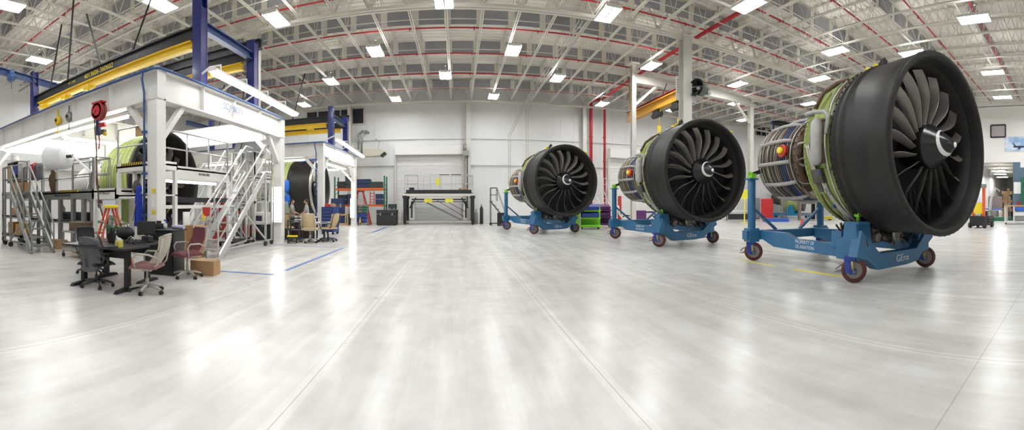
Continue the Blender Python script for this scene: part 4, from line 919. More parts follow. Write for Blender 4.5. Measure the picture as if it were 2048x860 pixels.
# blue harness hanging at the near post, white drop pole
t = thing('hanging_jacket', 'blue and grey jackets hanging beside the near gantry post', 'jacket', (-6.98, 6.62, 1.0))
b = MB(); b.grid(lambda u, v: (.0 + (u - .5) * (.16 + .12 * v), -.03 + .05 * sin(u * 8), .95 - 1.0 * v), 12, 10); b.build('blue_jacket', mat('jacket_blue', (.01, .04, .38), .8), t, solid=.03)
b = MB(); b.ball((-.1, .02, .92), .15, 10, (.9, .6, 1.2)); b.build('grey_jacket', mat('jacket_grey', (.08, .075, .06), .9), t)
b = MB(); b.tube([(.1, 0, .8), (-.05, -.06, .5), (-.15, -.06, .1)], .01, 5); b.build('strap', card, t)

# ================================================================ office desk group at left
def desk(label, loc, rz, L=1.5, W=.76):
    t = thing('office_desk', label, 'desk', loc, rz); b = MB(); b.box(-L / 2, -W / 2, .735, L / 2, W / 2, .77); b.build('desk_top', mat('black_laminate', (.018, .017, .018), .3), t, bevel=.006)
    for s_ in (-1, 1):
        x = s_ * (L / 2 - .22)
        b = MB(); b.box(x - .04, -.05, .05, x + .04, .05, .735); b.prism([(x - .035, -.36, 0), (x - .035, .36, 0), (x - .035, .3, .05), (x - .035, .05, .07), (x - .035, -.05, .07), (x - .035, -.3, .05)], (.07, 0, 0)); b.box(x - .03, -.3, .71, x + .03, .3, .735); b.build('leg', blackm, t)
    b = MB(); b.box(-L / 2 + .22, -.02, .55, L / 2 - .22, .02, .71); b.build('stretcher', blackm, t)
    return t
RZ = radians(12)
desk('black office desk nearer the camera, with plant and laptop on it', (-5.55, 4.42, 0), RZ, 1.45, .76)
desk('black office desk behind the first, with the upright monitor', (-5.85, 5.2, 0), RZ, 1.45, .76)
def base5(t, r=.3, h=.42, m_=blackm, cm=None):
    for k in range(5):
        a = 2 * pi * k / 5 + .3; d = Vector((cos(a), sin(a), 0)); b = MB(); b.tube([d * .03 + Vector((0, 0, .12)), d * r * .6 + Vector((0, 0, .11)), d * r + Vector((0, 0, .075))], [.03, .024, .018], 7); lg = b.build('base_leg', m_, t)
        s2 = Vector((-d.y, d.x, 0)); b = MB(); c = d * r + Vector((0, 0, .032)); b.cyl(c - s2 * .028, c - s2 * .006, .032, 12); b.cyl(c + s2 * .006, c + s2 * .028, .032, 12); b.cyl(c, c + Vector((0, 0, .05)), .01, 6); b.build('caster', cm or rubber, lg)
    b = MB(); b.cyl((0, 0, .08), (0, 0, h * .6), .03, 12); b.cyl((0, 0, h * .55), (0, 0, h), .018, 10); b.build('gas_column', m_, t)
def chair(label, loc, rz, style, seatm, backm, frm, group=None, hs=.45, cm=None):
    "faces +x"
    t = thing('office_chair', label, 'chair', loc, rz, group); base5(t, .3, hs - .05, frm, cm)
    def pad(u, v, top): # rounded seat pad
        x = (u - .5) * .48; y = (v - .5) * .5; e = max(0, abs(u - .5) * 2 - .7) ** 2 + max(0, abs(v - .5) * 2 - .7) ** 2
        return (x, y, hs + (.05 - .25 * e if top else -.02) - (.1 * max(0, u - .85)))
    b = MB(); b.grid(lambda u, v: pad(u, v, 1), 12, 12); b.grid(lambda u, v: pad(u, 1 - v, 0), 12, 12)
    for (f0) in (0, 1):
        b.grid(lambda u, v, f0=f0: tuple(Vector(pad(f0, u if f0 else 1 - u, 1)).lerp(Vector(pad(f0, u if f0 else 1 - u, 0)), v)), 12, 1); b.grid(lambda u, v, f0=f0: tuple(Vector(pad(1 - u if f0 else u, f0, 1)).lerp(Vector(pad(1 - u if f0 else u, f0, 0)), v)), 12, 1)
    b.build('seat', seatm, t)
    hb, wb = (.62, .5) if style == 'task' else (.48, .46)
    z0 = hs + .06 if style != 'task' else hs - .12
    def back(u, v, off):
        w2 = wb / 2 * (1 - .14 * abs(2 * v - 1) ** 4 if style == 'task' else (1 - .10 * v)); y = (u - .5) * 2 * w2
        cz = v * hb; rd = (.10 if style == 'task' else .03) * (abs(u - .5) * 2) ** 4
        if style == 'task' : cz = cz if abs(2 * v - 1) < .8 else cz
        x = -.23 - (.07 if style == 'task' else .16) * v + .05 * sin(v * pi) * (1 if style == 'task' else -1) + .10 * (abs(u - .5) * 2) ** 2 + off
        return (x, y, z0 + cz + (rd if v < .5 else -rd))
    th = .05 if style == 'task' else .012
    b = MB(); b.grid(lambda u, v: back(u, v, th), 14, 14); b.grid(lambda u, v: back(1 - u, v, -th), 14, 14)
    b.grid(lambda u, v: back(u, 0, th - 2 * th * v), 14, 1); b.grid(lambda u, v: back(1 - u, 1, th - 2 * th * v), 14, 1); b.grid(lambda u, v: back(0, 1 - u, th - 2 * th * v), 14, 1); b.grid(lambda u, v: back(1, u, th - 2 * th * v), 14, 1)
    b.build('backrest', backm, t)
    b = MB()
    if style == 'task': b.tube([(-.1, 0, hs - .03), (-.28, 0, hs - .02), (-.36, 0, hs + .2)], .03, 8)
    else:
        for s_ in (-1, 1): b.tube([(.22, s_ * .22, hs - .01), (-.15, s_ * .23, hs - .04), (-.27, s_ * .23, hs + .08), (-.36, s_ * .215, hs + .5)], .016, 7)
        b.tube([(-.36, .215, hs + .53), (-.38, 0, hs + .54), (-.36, -.215, hs + .53)], .016, 7)
        b.bar((0, -.2, hs - .05), (0, .2, hs - .05), .06, .03)
    b.build('back_frame', frm, t)
    for s_ in (-1, 1):
        b = MB()
        if style == 'task': b.tube([(-.05, s_ * .24, hs - .02), (-.03, s_ * .29, hs + .02), (-.03, s_ * .29, hs + .2)], .02, 7); b.cbox((0, s_ * .29, hs + .21), (.24, .07, .035))
        else: b.tube([(.12, s_ * .24, hs - .03), (.16, s_ * .27, hs + .15), (.1, s_ * .27, hs + .22), (-.12, s_ * .27, hs + .22), (-.29, s_ * .24, hs + .15)], .017, 7)
        b.build('armrest', frm, t)
    return t
beige = mat('beige_mesh', (.42, .38, .31), .7); beigef = mat('beige_frame', (.40, .37, .32), .45); maroon = mat('maroon_fabric', (.15, .045, .055), .85); greyf = mat('grey_fabric', (.10, .105, .11), .85, noise=.05, nscale=30); dkf = mat('dark_frame', (.06, .06, .065), .5)
chair('grey high-backed office chair on the left side of the black desk', at(193, 573), radians(101), 'task', blackm, greyf, dkf, hs=.42)
chair('beige office chair with dusty pink seat in front of the black desk', (-4.75, 4.7, 0), radians(205), 'mesh', mat('pink_fabric', (.23, .11, .11), .85), beige, beigef)
chair('maroon office chair with beige arms beside the black cabinet', (-5.1, 6.2, 0), radians(252), 'mesh', maroon, maroon, beigef, hs=.48)
chair('dark office chair behind the two black desks', (-6.75, 5.0, 0), radians(-10), 'mesh', blackm, blackm, dkf)
tan_ = mat('tan_shell', (.55, .43, .24), .6)
chair('tan office chair left of the dark desk under the farther gantry', (-6.95, 14.9, 0), radians(100), 'mesh', tan_, tan_, dkf, 'tan office chairs', cm=rubber)
chair('tan office chair in the middle, back turned, by the white table', (-5.6, 14.2, 0), radians(100), 'mesh', tan_, tan_, alu, 'tan office chairs', hs=.47)
chair('tan office chair turned sideways right of the white table', (-5.1, 14.9, 0), radians(165), 'mesh', tan_, tan_, dkf, 'tan office chairs', hs=.47)

# things on the desks
def on(px, py, z=.77): return at(px, py, z)
def screen(name, label, loc, rz, w_, h_, lap=False):
    t = thing(name, label, 'computer', loc, rz)
    if lap:
        b = MB(); b.box(-w_ / 2, -.24, 0, w_ / 2, 0, .02); b.build('keyboard_deck', blackm, t, bevel=.004); b = MB(); b.prism([(-w_ / 2, 0, .02), (w_ / 2, 0, .02), (w_ / 2, .07, h_), (-w_ / 2, .07, h_)], (0, .012, 0)); b.build('screen', mat('laptop_black', (.012, .012, .014), .25), t)
    else:
        b = MB(); b.box(-w_ / 2, -.02, .12, w_ / 2, .025, .12 + h_); b.build('screen', MATS['laptop_black'], t, bevel=.006); b = MB(); b.box(-.12, -.1, 0, .12, .1, .015); b.box(-.03, .02, .01, .03, .06, .25); b.build('monitor_stand', blackm, t)
    return t
screen('laptop', 'open black laptop behind the grey high-backed chair', at(205, 494, .77), radians(150), .3, .2, True)
screen('monitor', 'black computer monitor on the rear black desk', (-5.5, 5.42, .77), radians(40), .36, .27)
b = MB(); b.box(-.2, -.07, 0, .2, .07, .02); o = b.build('keyboard', blackm, bevel=.005); o.location = (-5.45, 5.1, .77); o.rotation_euler.z = .8; tag(o, 'black keyboard on the rear desk below the monitor', 'keyboard')
t = thing('potted_plant', 'leafy green plant in a black pot on the nearer desk', 'plant', (-5.85, 4.82, .77))
b = MB(); b.lathe([(0, 0), (0, .07), (.02, .075), (.16, .095), (.17, .095), (.17, .08), (.14, .08), (.14, 0)], 20, ax='z'); b.build('pot', blackm, t)
rnd = random.Random(4)
for k in range(34):
    a = rnd.uniform(0, 2 * pi); el = rnd.uniform(.45, 1.45); L = rnd.uniform(.12, .36); c = Vector((cos(a) * cos(el) * L, sin(a) * cos(el) * L, .17 + sin(el) * L)); d = Vector((cos(a), sin(a), rnd.uniform(-.6, .3))).normalized(); s2 = Vector((-sin(a), cos(a), 0)); lw, ll = rnd.uniform(.025, .045), rnd.uniform(.08, .13)
    b = MB(); b.tube([(0, 0, .14), c * .6 + Vector((0, 0, .05)), c], .004, 4); b.add([c, c + d * ll * .5 + s2 * lw, c + d * ll * .5 - s2 * lw, c + d * ll, c + d * ll * .5 + Vector((0, 0, .012))], [(0, 1, 4), (1, 3, 4), (3, 2, 4), (2, 0, 4)], True); b.build('leaf', mat('leaf_green', (.02, .10, .03), .45, noise=.3), t, solid=.002)
b = MB(); b.box(-.05, -.05, 0, .05, .05, .085)
for k in range(4): b.box(-.045 + k * .025, -.045, .085, -.03 + k * .025, .045, .105)
o = b.build('note_box', mat('note_yellow', (.55, .50, .10), .7)); o.location = on(238, 494); tag(o, 'small yellow note box on the nearer desk', 'box')
t = thing('black_bag', 'black bag with handle on the rear desk beside the plant', 'bag', (-6.1, 5.4, .77), .5); b = MB(); b.ball((0, 0, .13), .16, 14, (1.3, .8, .85)); b.build('bag_body', blackm, t); b = MB(); b.tube([(-.12, -.05, .2), (-.08, -.08, .32), (.05, -.08, .33), (.12, -.05, .2)], .012, 6); b.build('bag_handle', dkf, t)
t = thing('headset', 'headset with pale curved band on the desk', 'headset', on(262, 488)); b = MB(); b.tube([(-.09, 0, .02), (-.08, 0, .1), (0, 0, .14), (.08, 0, .1), (.09, 0, .02)], .008, 6); b.build('headband', alu, t); 
for s_ in (-1, 1): b = MB(); b.cyl((s_ * .11, 0, .035), (s_ * .07, 0, .035), .035, 12); b.build('ear_cup', blackm, t)
b = MB(); b.box(-.12, -.08, 0, .12, .08, .03); b.box(-.06, -.05, .03, .1, .04, .06); o = b.build('paper_stack', paper); o.location = (-5.95, 5.02, .77); tag(o, 'pale stack of papers beside the plant pot', 'papers')
b = MB(); b.cbox((0, 0, .06), (.2, .14, .12)); o = b.build('desk_phone', blackm, bevel=.02); o.location = (-5.35, 5.3, .77); tag(o, 'black desk phone near the right end of the rear desk', 'phone')
# black storage cabinets behind the maroon chair
t = thing('storage_cabinet', 'black storage cabinet with open shelf behind the maroon chair', 'cabinet', (-5.75, 6.3, 0), RZ)
b = MB(); b.box(-.28, -.28, 0, .28, .28, .93); b.build('cabinet_body', mat('black_laminate'), t, bevel=.006); b = MB(); b.box(-.3, -.3, .93, .34, .3, .955); b.build('cabinet_top', blackm, t)
b = MB(); b.box(-.26, -.295, .05, .26, -.28, .62); b.build('door', blackp, t); b = MB(); b.box(.285, -.25, .05, .295, .25, .88); b.build('side_door', blackp, t)
t = thing('storage_cabinet', 'second black cabinet against the near gantry post', 'cabinet', (-6.12, 6.45, 0), RZ); b = MB(); b.box(-.05, -.3, 0, .05, .3, .95); b.build('cabinet_body', blackm, t); b = MB(); b.box(-.07, -.32, .95, .07, .32, .97); b.build('cabinet_top', blackm, t)
t = thing('spray_bottle', 'white spray bottle with blue trigger on the black cabinet', 'bottle', (-5.85, 6.35, .955)); b = MB(); b.lathe([(0, 0), (0, .045), (.1, .045), (.14, .02), (.17, .018)], 14, ax='z'); b.build('bottle_body', white, t); b = MB(); b.box(-.04, -.012, .17, .05, .012, .2); b.box(.02, -.01, .12, .035, .01, .17); b.build('trigger', binb, t)
b = MB(); b.cyl((-.16, 0, .045), (.16, 0, .045), .045, 14); o = b.build('paper_roll', mat('lavender_paper', (.5, .48, .65), .6)); o.location = (-5.6, 6.5, .955); tag(o, 'pale lavender paper roll lying on the black cabinet', 'roll')
b = MB(); b.box(-.12, -.1, 0, .12, .1, .1); b.cyl((0, 0, .1), (0, 0, .16), .06, 12); o = b.build('tape_dispenser', blackm, bevel=.01); o.location = (-6.0, 6.3, .97); tag(o, 'black tape dispenser on the cabinets by the post', 'dispenser')
for (x, y, z, s_, lb) in ((-5.05, 6.75, 0, (.55, .35, .3), 'cardboard box on the floor behind the maroon chair'), (-6.9, 8.7, 0, (.5, .5, .9), 'tall cardboard box beside the foot of the aluminium stairs'), (-7.2, 8.35, 0, (.5, .4, .75), 'lower cardboard box under the fan inlet')):
    b = MB(); b.box(-s_[0] / 2, -s_[1] / 2, 0, s_[0] / 2, s_[1] / 2, s_[2]); b.box(-s_[0] / 2 - .002, -.03, 0, s_[0] / 2 + .002, .03, s_[2] + .002); o = b.build('cardboard_box', card, bevel=.006); o.location = (x, y, z); o.rotation_euler.z = .2; tag(o, lb, 'box')
t = thing('red_flag_sign', 'red and yellow warning flag by the stairs', 'sign', at(412, 432, 1.2)); b = MB(); b.cyl((0, .03, -1.2), (0, .03, .2), .015, 8); b.build('pole', greysteel, t); b = MB(); b.prism([(-.1, 0, .0), (.1, 0, 0), (.12, 0, .22), (-.12, 0, .22)], (0, .02, 0)); b.build('red_flag', redc, t); b = MB(); b.prism([(-.12, -.005, -.15), (.0, -.005, -.05), (-.12, -.005, .1)], (0, .01, 0)); b.build('yellow_flag', yelc, t)
b = MB(); b.cyl((0, 0, 0), (0, 0, 1.25), .11, 16); o = b.build('white_drum_column', white); o.location = (-7.9, 9.55, 0); tag(o, 'white round pedestal in front of the fan inlet by the stairs', 'pedestal')

for o in list(COL.objects):
    if o.get('group') == 'tan office chairs': o.scale = (1.18, 1.18, 1.12)

# ================================================================ between the gantries
t = thing('copier', 'white and dark blue copier on a black cabinet behind the aluminium stairs', 'copier', (-7.75, 14.25, 0), radians(-14))
b = MB(); b.box(-.32, -.3, .66, .32, .3, .80); b.box(-.30, -.28, 1.02, .30, .28, 1.12); b.box(-.32, -.1, .80, -.1, .3, 1.02); b.box(.24, -.28, .80, .32, .3, 1.02); b.build('copier_body', white, t, bevel=.02)
b = MB(); b.box(-.30, -.26, .80, .25, -.02, 1.02); b.build('front_panel', navy, t, bevel=.02); b = MB(); b.box(-.28, -.24, 1.12, .28, .26, 1.17); b.build('document_lid', paper, t, bevel=.02)
b = MB(); b.box(-.3, -.27, .1, .28, -.24, .6); b.box(-.34, -.3, .04, -.30, .3, .66); b.box(.32, -.3, .04, .36, .3, .66); b.box(-.34, -.3, .62, .36, .3, .66); b.box(-.34, -.3, .04, .36, .3, .08); b.build('cabinet', blackm, t)
b = MB(); b.box(-.1, -.29, .38, .12, -.26, .44); b.build('paper_ream', redc, t)
t = thing('trash_can', 'red trash can left of the copier', 'bin', (-8.35, 14.15, 0)); b = MB(); b.lathe([(0, 0), (0, .15), (.55, .2), (.57, .21), (.57, .18), (.1, .13)], 24, ax='z'); b.build('can_body', redc, t); b = MB(); b.lathe([(.56, .215), (.62, .18), (.63, 0)], 24, ax='z'); b.build('can_lid', mat('dark_red', (.28, .02, .02), .4), t)
t = thing('tool_cabinet', 'tall red tool cabinet seen through the aluminium stairs', 'cabinet', (-8.95, 13.9 - 1.2, 0), radians(10)); b = MB(); b.box(-.4, -.3, 0, .4, .3, 1.75); b.build('cabinet_body', mat('tool_red', (.40, .03, .03), .4), t, bevel=.01)
for k in range(8): b = MB(); b.box(-.37, -.325, .12 + k * .2, .37, -.3, .29 + k * .2); b.build('drawer', MATS['tool_red'], t, bevel=.005)
t = thing('bin_rack', 'narrow rack of teal and red parts bins left of the copier', 'rack', (-8.75, 14.9 - .7, 0), radians(-15)); b = MB(); b.box(-.2, .1, 0, .2, .13, 1.7); b.box(-.2, -.12, 0, -.17, .13, 1.7); b.box(.17, -.12, 0, .2, .13, 1.7); b.build('rack_frame', greysteel, t)
for k in range(5): b = MB(); b.prism([(-.16, -.12, .75 + k * .18), (-.16, .1, .75 + k * .18), (-.16, .1, .88 + k * .18), (-.16, -.16, .84 + k * .18)], (.32, 0, 0)); b.build('parts_bin', mat('teal_bin', (.03, .16, .17), .5) if k % 2 else redc, t)
t = thing('pallet_jack', 'black wheeled engine dolly under the aluminium stairs', 'dolly', (-7.6, 11.9, 0)); b = MB(); b.box(-.4, -.5, .14, .4, .5, .2); b.box(-.1, -.45, .2, .1, -.35, .6); b.build('dolly_frame', blackm, t)
for sx in (-.35, .35):
    for sy in (-.42, .42): b = MB(); b.cyl((sx - .03, sy, .08), (sx + .03, sy, .08), .08, 12); b.build('wheel', rubber, t)
t = thing('grey_locker', 'grey metal locker right behind the copier', 'locker', (-7.35, 15.0, 0)); b = MB(); b.box(-.35, -.2, 0, .35, .2, 1.6); b.build('locker_body', mat('locker_grey', (.26, .28, .29), .45), t, bevel=.01); b = MB(); b.box(-.32, -.22, .1, -.02, -.2, 1.5); b.build('door', MATS['locker_grey'], t); b = MB(); b.box(.02, -.22, .1, .32, -.2, 1.5); b.build('door', MATS['locker_grey'], t)

# ================================================================ office corner under the farther gantry
t = thing('work_table', 'dark work table behind the tan chairs', 'table', (-6.9, 15.75, 0), radians(8)); b = MB(); b.box(-.95, -.35, .86, .95, .35, .9); b.build('table_top', blackm, t)
for sx in (-.9, .9):
    for sy in (-.3, .3): b = MB(); b.box(sx - .03, sy - .03, 0, sx + .03, sy + .03, .86); b.build('leg', blackm, t)
b = MB(); b.box(-.2, -.32, 0, .75, .3, .7); b.build('drawer_unit', mat('dark_brown', (.03, .015, .015), .5), t)
for (dx, sz, m_, lb) in ((-.5, (.3, .2, .2), blackm, 'black instrument box on the dark work table'), (.5, (.32, .22, .06), mat('red_tray', (.5, .03, .03), .4), 'red and white tray on the right end of the dark work table')):
    b = MB(); b.box(-sz[0] / 2, -sz[1] / 2, 0, sz[0] / 2, sz[1] / 2, sz[2]); b.box(-sz[0] / 2 + .02, -sz[1] / 2 + .02, sz[2], sz[0] / 2 - .02, sz[1] / 2 - .02, sz[2] + .02); o = b.build('instrument_box' if dx < 0 else 'tray', m_, bevel=.01); o.location = (-6.9 + dx, 15.7, .9); tag(o, lb, 'box')
t = thing('round_table', 'pale round table with papers between the tan chairs', 'table', (-5.35, 15.15, 0)); b = MB(); b.cyl((0, 0, .72), (0, 0, .75), .55, 32); b.build('table_top', mat('pale_top', (.55, .57, .58), .4), t); b = MB(); b.cyl((0, 0, .04), (0, 0, .72), .04, 12); b.build('table_column', dkf, t)
for k in range(4): b = MB(); a = pi / 4 + k * pi / 2; b.bar((0, 0, .04), (cos(a) * .35, sin(a) * .35, .02), .05, .03); b.build('leg', dkf, t)
t = thing('rolling_stool', 'yellow topped low rolling stool beside the rear gantry post', 'stool', (-6.15, 13.75, 0), .3); b = MB(); b.box(-.2, -.14, .24, .2, .14, .29); b.build('seat', yelc, t, bevel=.02); b = MB(); b.box(-.18, -.12, .07, .18, .12, .1); b.build('base_tray', blackm, t)
for sx in (-.17, .17):
    for sy in (-.11, .11): b = MB(); b.cyl((sx, sy, .08), (sx, sy, .24), .012, 6); b.build('leg', blackm, t); b = MB(); b.cyl((sx - .012, sy, .035), (sx + .012, sy, .035), .035, 10); b.build('caster', rubber, t)
t = thing('shelf_unit', 'dark metal shelf right against the rear gantry post', 'shelf', (-6.3, 14.35, 0)); 
for sx in (-.25, .25):
    for sy in (-.15, .15): b = MB(); b.box(sx - .02, sy - .02, 0, sx + .02, sy + .02, .85); b.build('upright', dkf, t)
for z in (.1, .45, .82): b = MB(); b.box(-.27, -.17, z, .27, .17, z + .03); b.build('shelf', dkf, t)
t = thing('tool_chest', 'blue rolling tool chest right of the tan chairs', 'tool chest', (-6.25, 18.6, 0), radians(-10))
b = MB(); b.box(-.34, -.3, .12, .34, .3, 1.36); b.build('chest_body', mat('chest_blue', (.02, .045, .19), .35), t, bevel=.01)
for k in range(7): b = MB(); b.box(-.31, -.325, .18 + k * .16, .31, -.3, .32 + k * .16); dr = b.build('drawer', MATS['chest_blue'], t, bevel=.004); b = MB(); b.box(-.25, -.34, .29 + k * .16, .25, -.325, .305 + k * .16); b.build('handle', alu, dr)
for sx in (-.28, .28):
    for sy in (-.24, .24): b = MB(); b.cyl((sx, sy - .02, .06), (sx, sy + .02, .06), .06, 12); b.build('caster', rubber, t)
for (dx, m_, nm, lb) in ((-.15, redc, 'red_tool_box', 'red toolbox on top of the blue tool chest'), (.15, wood, 'wooden_block', 'brown wooden block on the blue tool chest')):
    b = MB(); b.box(-.12, -.1, 0, .12, .1, .14); b.box(-.05, -.02, .14, .05, .02, .18); o = b.build(nm, m_, bevel=.01); o.location = (-6.25 + dx, 18.6, 1.36); tag(o, lb, 'box')
for (x, lb) in ((-.18, 'left yellow canister on top of the covered engine'), (.18, 'right yellow canister on top of the covered engine')):
    b = MB(); b.lathe([(0, 0), (.0, .2), (.04, .23), (.38, .23), (.44, .14), (.46, 0)], 18, ax='z'); o = b.build('yellow_canister', orange); o.location = (-9.75 + x * 1.4, 20.9, 4.0); tag(o, lb, 'canister')
t = thing('ventilation_arm', 'beige ventilation hood with two duct pipes high on the back wall', 'duct', at_y(748, 306, 29.9))
b = MB(); b.prism([(-.8, -.35, -.3), (.55, -.35, -.25), (.9, -.35, .05), (.55, -.35, .3), (-.8, -.35, .3)], (0, .7, 0)); b.build('hood', mat('beige_duct', (.55, .52, .43), .5), t, bevel=.02); b = MB(); b.prism([(.56, -.36, -.22), (.9, -.36, .04), (.96, -.36, -.08), (.62, -.36, -.34)], (0, .72, 0)); b.build('vent_grille', blackm, t)
for dx in (-1.25, -1.0): b = MB(); b.tube([(dx, 0, .0), (dx, 0, 1.5), (dx + .25, 0.3, 1.8), (dx + .3, 1.1, 1.8)], .09, 10); b.build('duct_pipe', greysteel, t)
b = MB(); b.tube([(-1.25, 0, .02), (-.8, 0, 0)], .09, 8); b.tube([(.3, 0, .3), (.35, .2, .9), (.0, .5, 1.2), (0, 1.1, 1.25)], .02, 6); b.build('link_pipe', greysteel, t)
# pallet rack
xa, xb = -9.1, -5.3; Y0 = 28.6
t = thing('pallet_rack', 'pallet rack with green uprights and orange beams against the back wall', 'rack', ((xa + xb) / 2, Y0, 0)); hx = (xb - xa) / 2
for sx in (-1, 1):
    for sy in (-.45, .45):
        b = MB(); b.box(sx * hx - .05, sy - .04, 0, sx * hx + .05, sy + .04, 3.55); b.build('upright', greend, t)
    b = MB()
    for k in range(5): b.bar((sx * hx, -.45, .2 + k * .65), (sx * hx, .45, .5 + k * .65), .03)
    b.build('upright_brace', greend, t)
for z in (1.32, 2.52):
    for sy in (-.45, .45): b = MB(); b.box(-hx, sy - .03, z, hx, sy + .03, z + .15); b.build('orange_beam', mat('rack_orange', (.62, .12, .02), .45), t)
    b = MB(); b.box(-hx, -.42, z + .1, hx, .42, z + .14); b.build('rack_deck', greysteel, t)
cx = (xa + xb) / 2
for (dx, z, sx, sz, m_, lb) in ((-1.45, 2.67, .6, .55, blackm, 'black crate at the left end of the rack top'), (-.75, 2.67, .75, .95, mat('dark_slate', (.03, .04, .045), .5), 'tallest stack of dark tubs on the rack top'), (.2, 2.67, 1.1, .7, mat('tub_blue', (.015, .03, .10), .5), 'stack of dark blue tubs on the rack top'), (1.2, 2.67, .95, .5, MATS['dark_slate'], 'low grey tub at the right end of the rack top'), (-1.35, 1.47, .7, .75, blackm, 'black crate at the left of the middle rack shelf'), (-.65, 1.47, .6, .8, MATS['tub_blue'], 'blue crates behind the red ladder on the rack'), (1.45, 1.47, .5, .8, MATS['tub_blue'], 'blue bundle at the right of the middle rack shelf')):
    b = MB(); n = max(1, int(sz / .28))
    for k in range(n): b.box(-sx / 2, -.35, k * sz / n, sx / 2, .35, (k + 1) * sz / n - .04); b.box(-sx / 2 - .03, -.38, (k + 1) * sz / n - .08, sx / 2 + .03, .38, (k + 1) * sz / n - .03)
    o = b.build('storage_tub', m_, bevel=.02); o.location = (cx + dx, Y0, z); tag(o, lb, 'tub')
stepladder('red stepladder standing on the middle shelf of the rack', (cx - .0, Y0 - .1, 1.47), .95, 0, .3, .5, redc)
stepladder('red stepladder standing on the floor in front of the rack', (cx + .55, Y0 - .95, 0), 1.25, 0, .3, .5, redc)
b = MB()
for s_ in (-.15, .15): b.bar((s_, 0, 0), (s_, 0, .95), .05, .08)
for k in range(4): b.bar((-.15, 0, .15 + k * .22), (.15, 0, .15 + k * .22), .04)
o = b.build('red_ladder_section', redc); o.location = (cx + .95, Y0 - .3, 1.47); tag(o, 'short red ladder section upright on the middle rack shelf', 'ladder')
t = thing('bin_cart', 'cart of green and blue small bins in front of the pallet rack', 'cart', (-6.75, 26.9, 0)); b = MB(); b.box(-.5, -.2, .12, .5, .25, .2); b.box(-.5, .0, .2, .5, .04, 1.45); b.build('cart_frame', greysteel, t)
for r_ in range(3):
    for c_ in range(3): b = MB(); b.prism([(-.46 + c_ * .32, -.22, .95 + r_ * .17), (-.46 + c_ * .32, 0, .95 + r_ * .17), (-.46 + c_ * .32, 0, 1.09 + r_ * .17), (-.46 + c_ * .32, -.26, 1.05 + r_ * .17)], (.29, 0, 0)); b.build('small_bin', mat('bin_green', (.03, .20, .10), .5) if c_ != 1 else greysteel, t)
for r_ in range(2):
    for c_ in range(2): b = MB(); b.prism([(-.46 + c_ * .48, -.26, .28 + r_ * .3), (-.46 + c_ * .48, 0, .28 + r_ * .3), (-.46 + c_ * .48, 0, .53 + r_ * .3), (-.46 + c_ * .48, -.32, .48 + r_ * .3)], (.45, 0, 0)); b.build('small_bin', binb, t)
for sx in (-.45, .45): b = MB(); b.cyl((sx - .02, 0, .06), (sx + .02, 0, .06), .06, 10); b.build('caster', rubber, t)
b = MB(); b.box(-.05, -.3, .2, .05, -.27, .55); b.build('yellow_strap', yelc, t)
def case(label, loc, sz, m_=blackm, rz=0):
    t = thing('shipping_case', label, 'case', loc, rz); x, y, z = sz; b = MB(); b.box(-x / 2, -y / 2, .05, x / 2, y / 2, z * .72); b.build('case_body', m_, t, bevel=.03); b = MB(); b.box(-x / 2 - .01, -y / 2 - .01, z * .74, x / 2 + .01, y / 2 + .01, z); b.build('case_lid', m_, t, bevel=.03)
    for s_ in (-1, 1): b = MB(); b.box(s_ * x * .3 - .06, -y / 2 - .02, z * .66, s_ * x * .3 + .06, -y / 2, z * .8); b.build('latch', greysteel, t)
    for s_ in (-1, 1): b = MB(); b.box(s_ * x * .4 - .08, -y / 2, 0, s_ * x * .4 + .08, y / 2, .05); b.build('skid', rubber, t)
case('big black shipping case on the floor beside the pallet rack', (-4.95, 27.4, 0), (1.4, .9, 1.08)); case('grey shipping case standing on end behind the big black case', (-4.75, 28.4, 0), (.55, .5, 1.5), mat('dark_slate')); case('black plastic case between the gantry post and the bin cart', (-7.55, 26.9, 0), (.5, .5, .8), mat('dark_slate'))
case('dark blue case behind the blue tool chest', (-8.6, 27.4, 0), (.9, .6, 1.9), MATS['tub_blue'])
t = thing('wooden_crate', 'open wooden crate left of the farther gantry post', 'crate', (-7.9, 26.2, 0), .3); b = MB()
for sx in (-.35, .35):
    for sy in (-.3, .3): b = MB(); b.box(sx - .04, sy - .04, 0, sx + .04, sy + .04, .85); b.build('corner_post', wood, t)
for z in (.1, .75):
    b = MB()
    for s_ in (-.3, .3): b.bar((-.35, s_, z), (.35, s_, z), .04, .09); b.bar((s_ * 1.15, -.3, z), (s_ * 1.15, .3, z), .04, .09)
    b.build('slat_ring', wood, t)
b = MB(); b.bar((-.2, 0, 0), (-.15, 0, .9), .05); b.bar((.2, 0, 0), (.15, 0, .9), .05); b.bar((-.2, 0, .5), (.2, 0, .5), .05); o = b.build('wooden_trestle', wood); o.location = (-3.9, 28.6, 0); tag(o, 'small wooden trestle right of the grey case by the roller door', 'trestle')

# ================================================================ work platform before the middle roller door
t = thing('maintenance_platform', 'black and steel maintenance platform in front of the middle roller door', 'work platform', (-1.35, 28.9, 0)); hx = 2.45
for sx in (-1, 1):
    for sy in (-.7, .7): b = MB(); b.box(sx * hx - .11, sy - .1, .12, sx * hx + .11, sy + .1, 2.1); b.box(sx * hx - .16, sy - .14, 1.9, sx * hx + .16, sy + .14, 2.1); b.cyl((sx * hx, sy - .05, .1), (sx * hx, sy + .05, .1), .1, 12); b.build('leg', blackm, t)
    b = MB(); b.bar((sx * (hx - .35), -.7, 1.2), (sx * (hx - .8), -.7, 1.95), .1); b.box(sx * (hx - .5) - .06, -.75, .5, sx * (hx - .5) + .06, -.65, 1.7); b.build('side_brace', blackm, t)
    b = MB(); b.box(sx * (hx - .55) - .12, -.6, .35, sx * (hx - .55) + .12, .6, 1.6); b.build('white_panel', white, t)
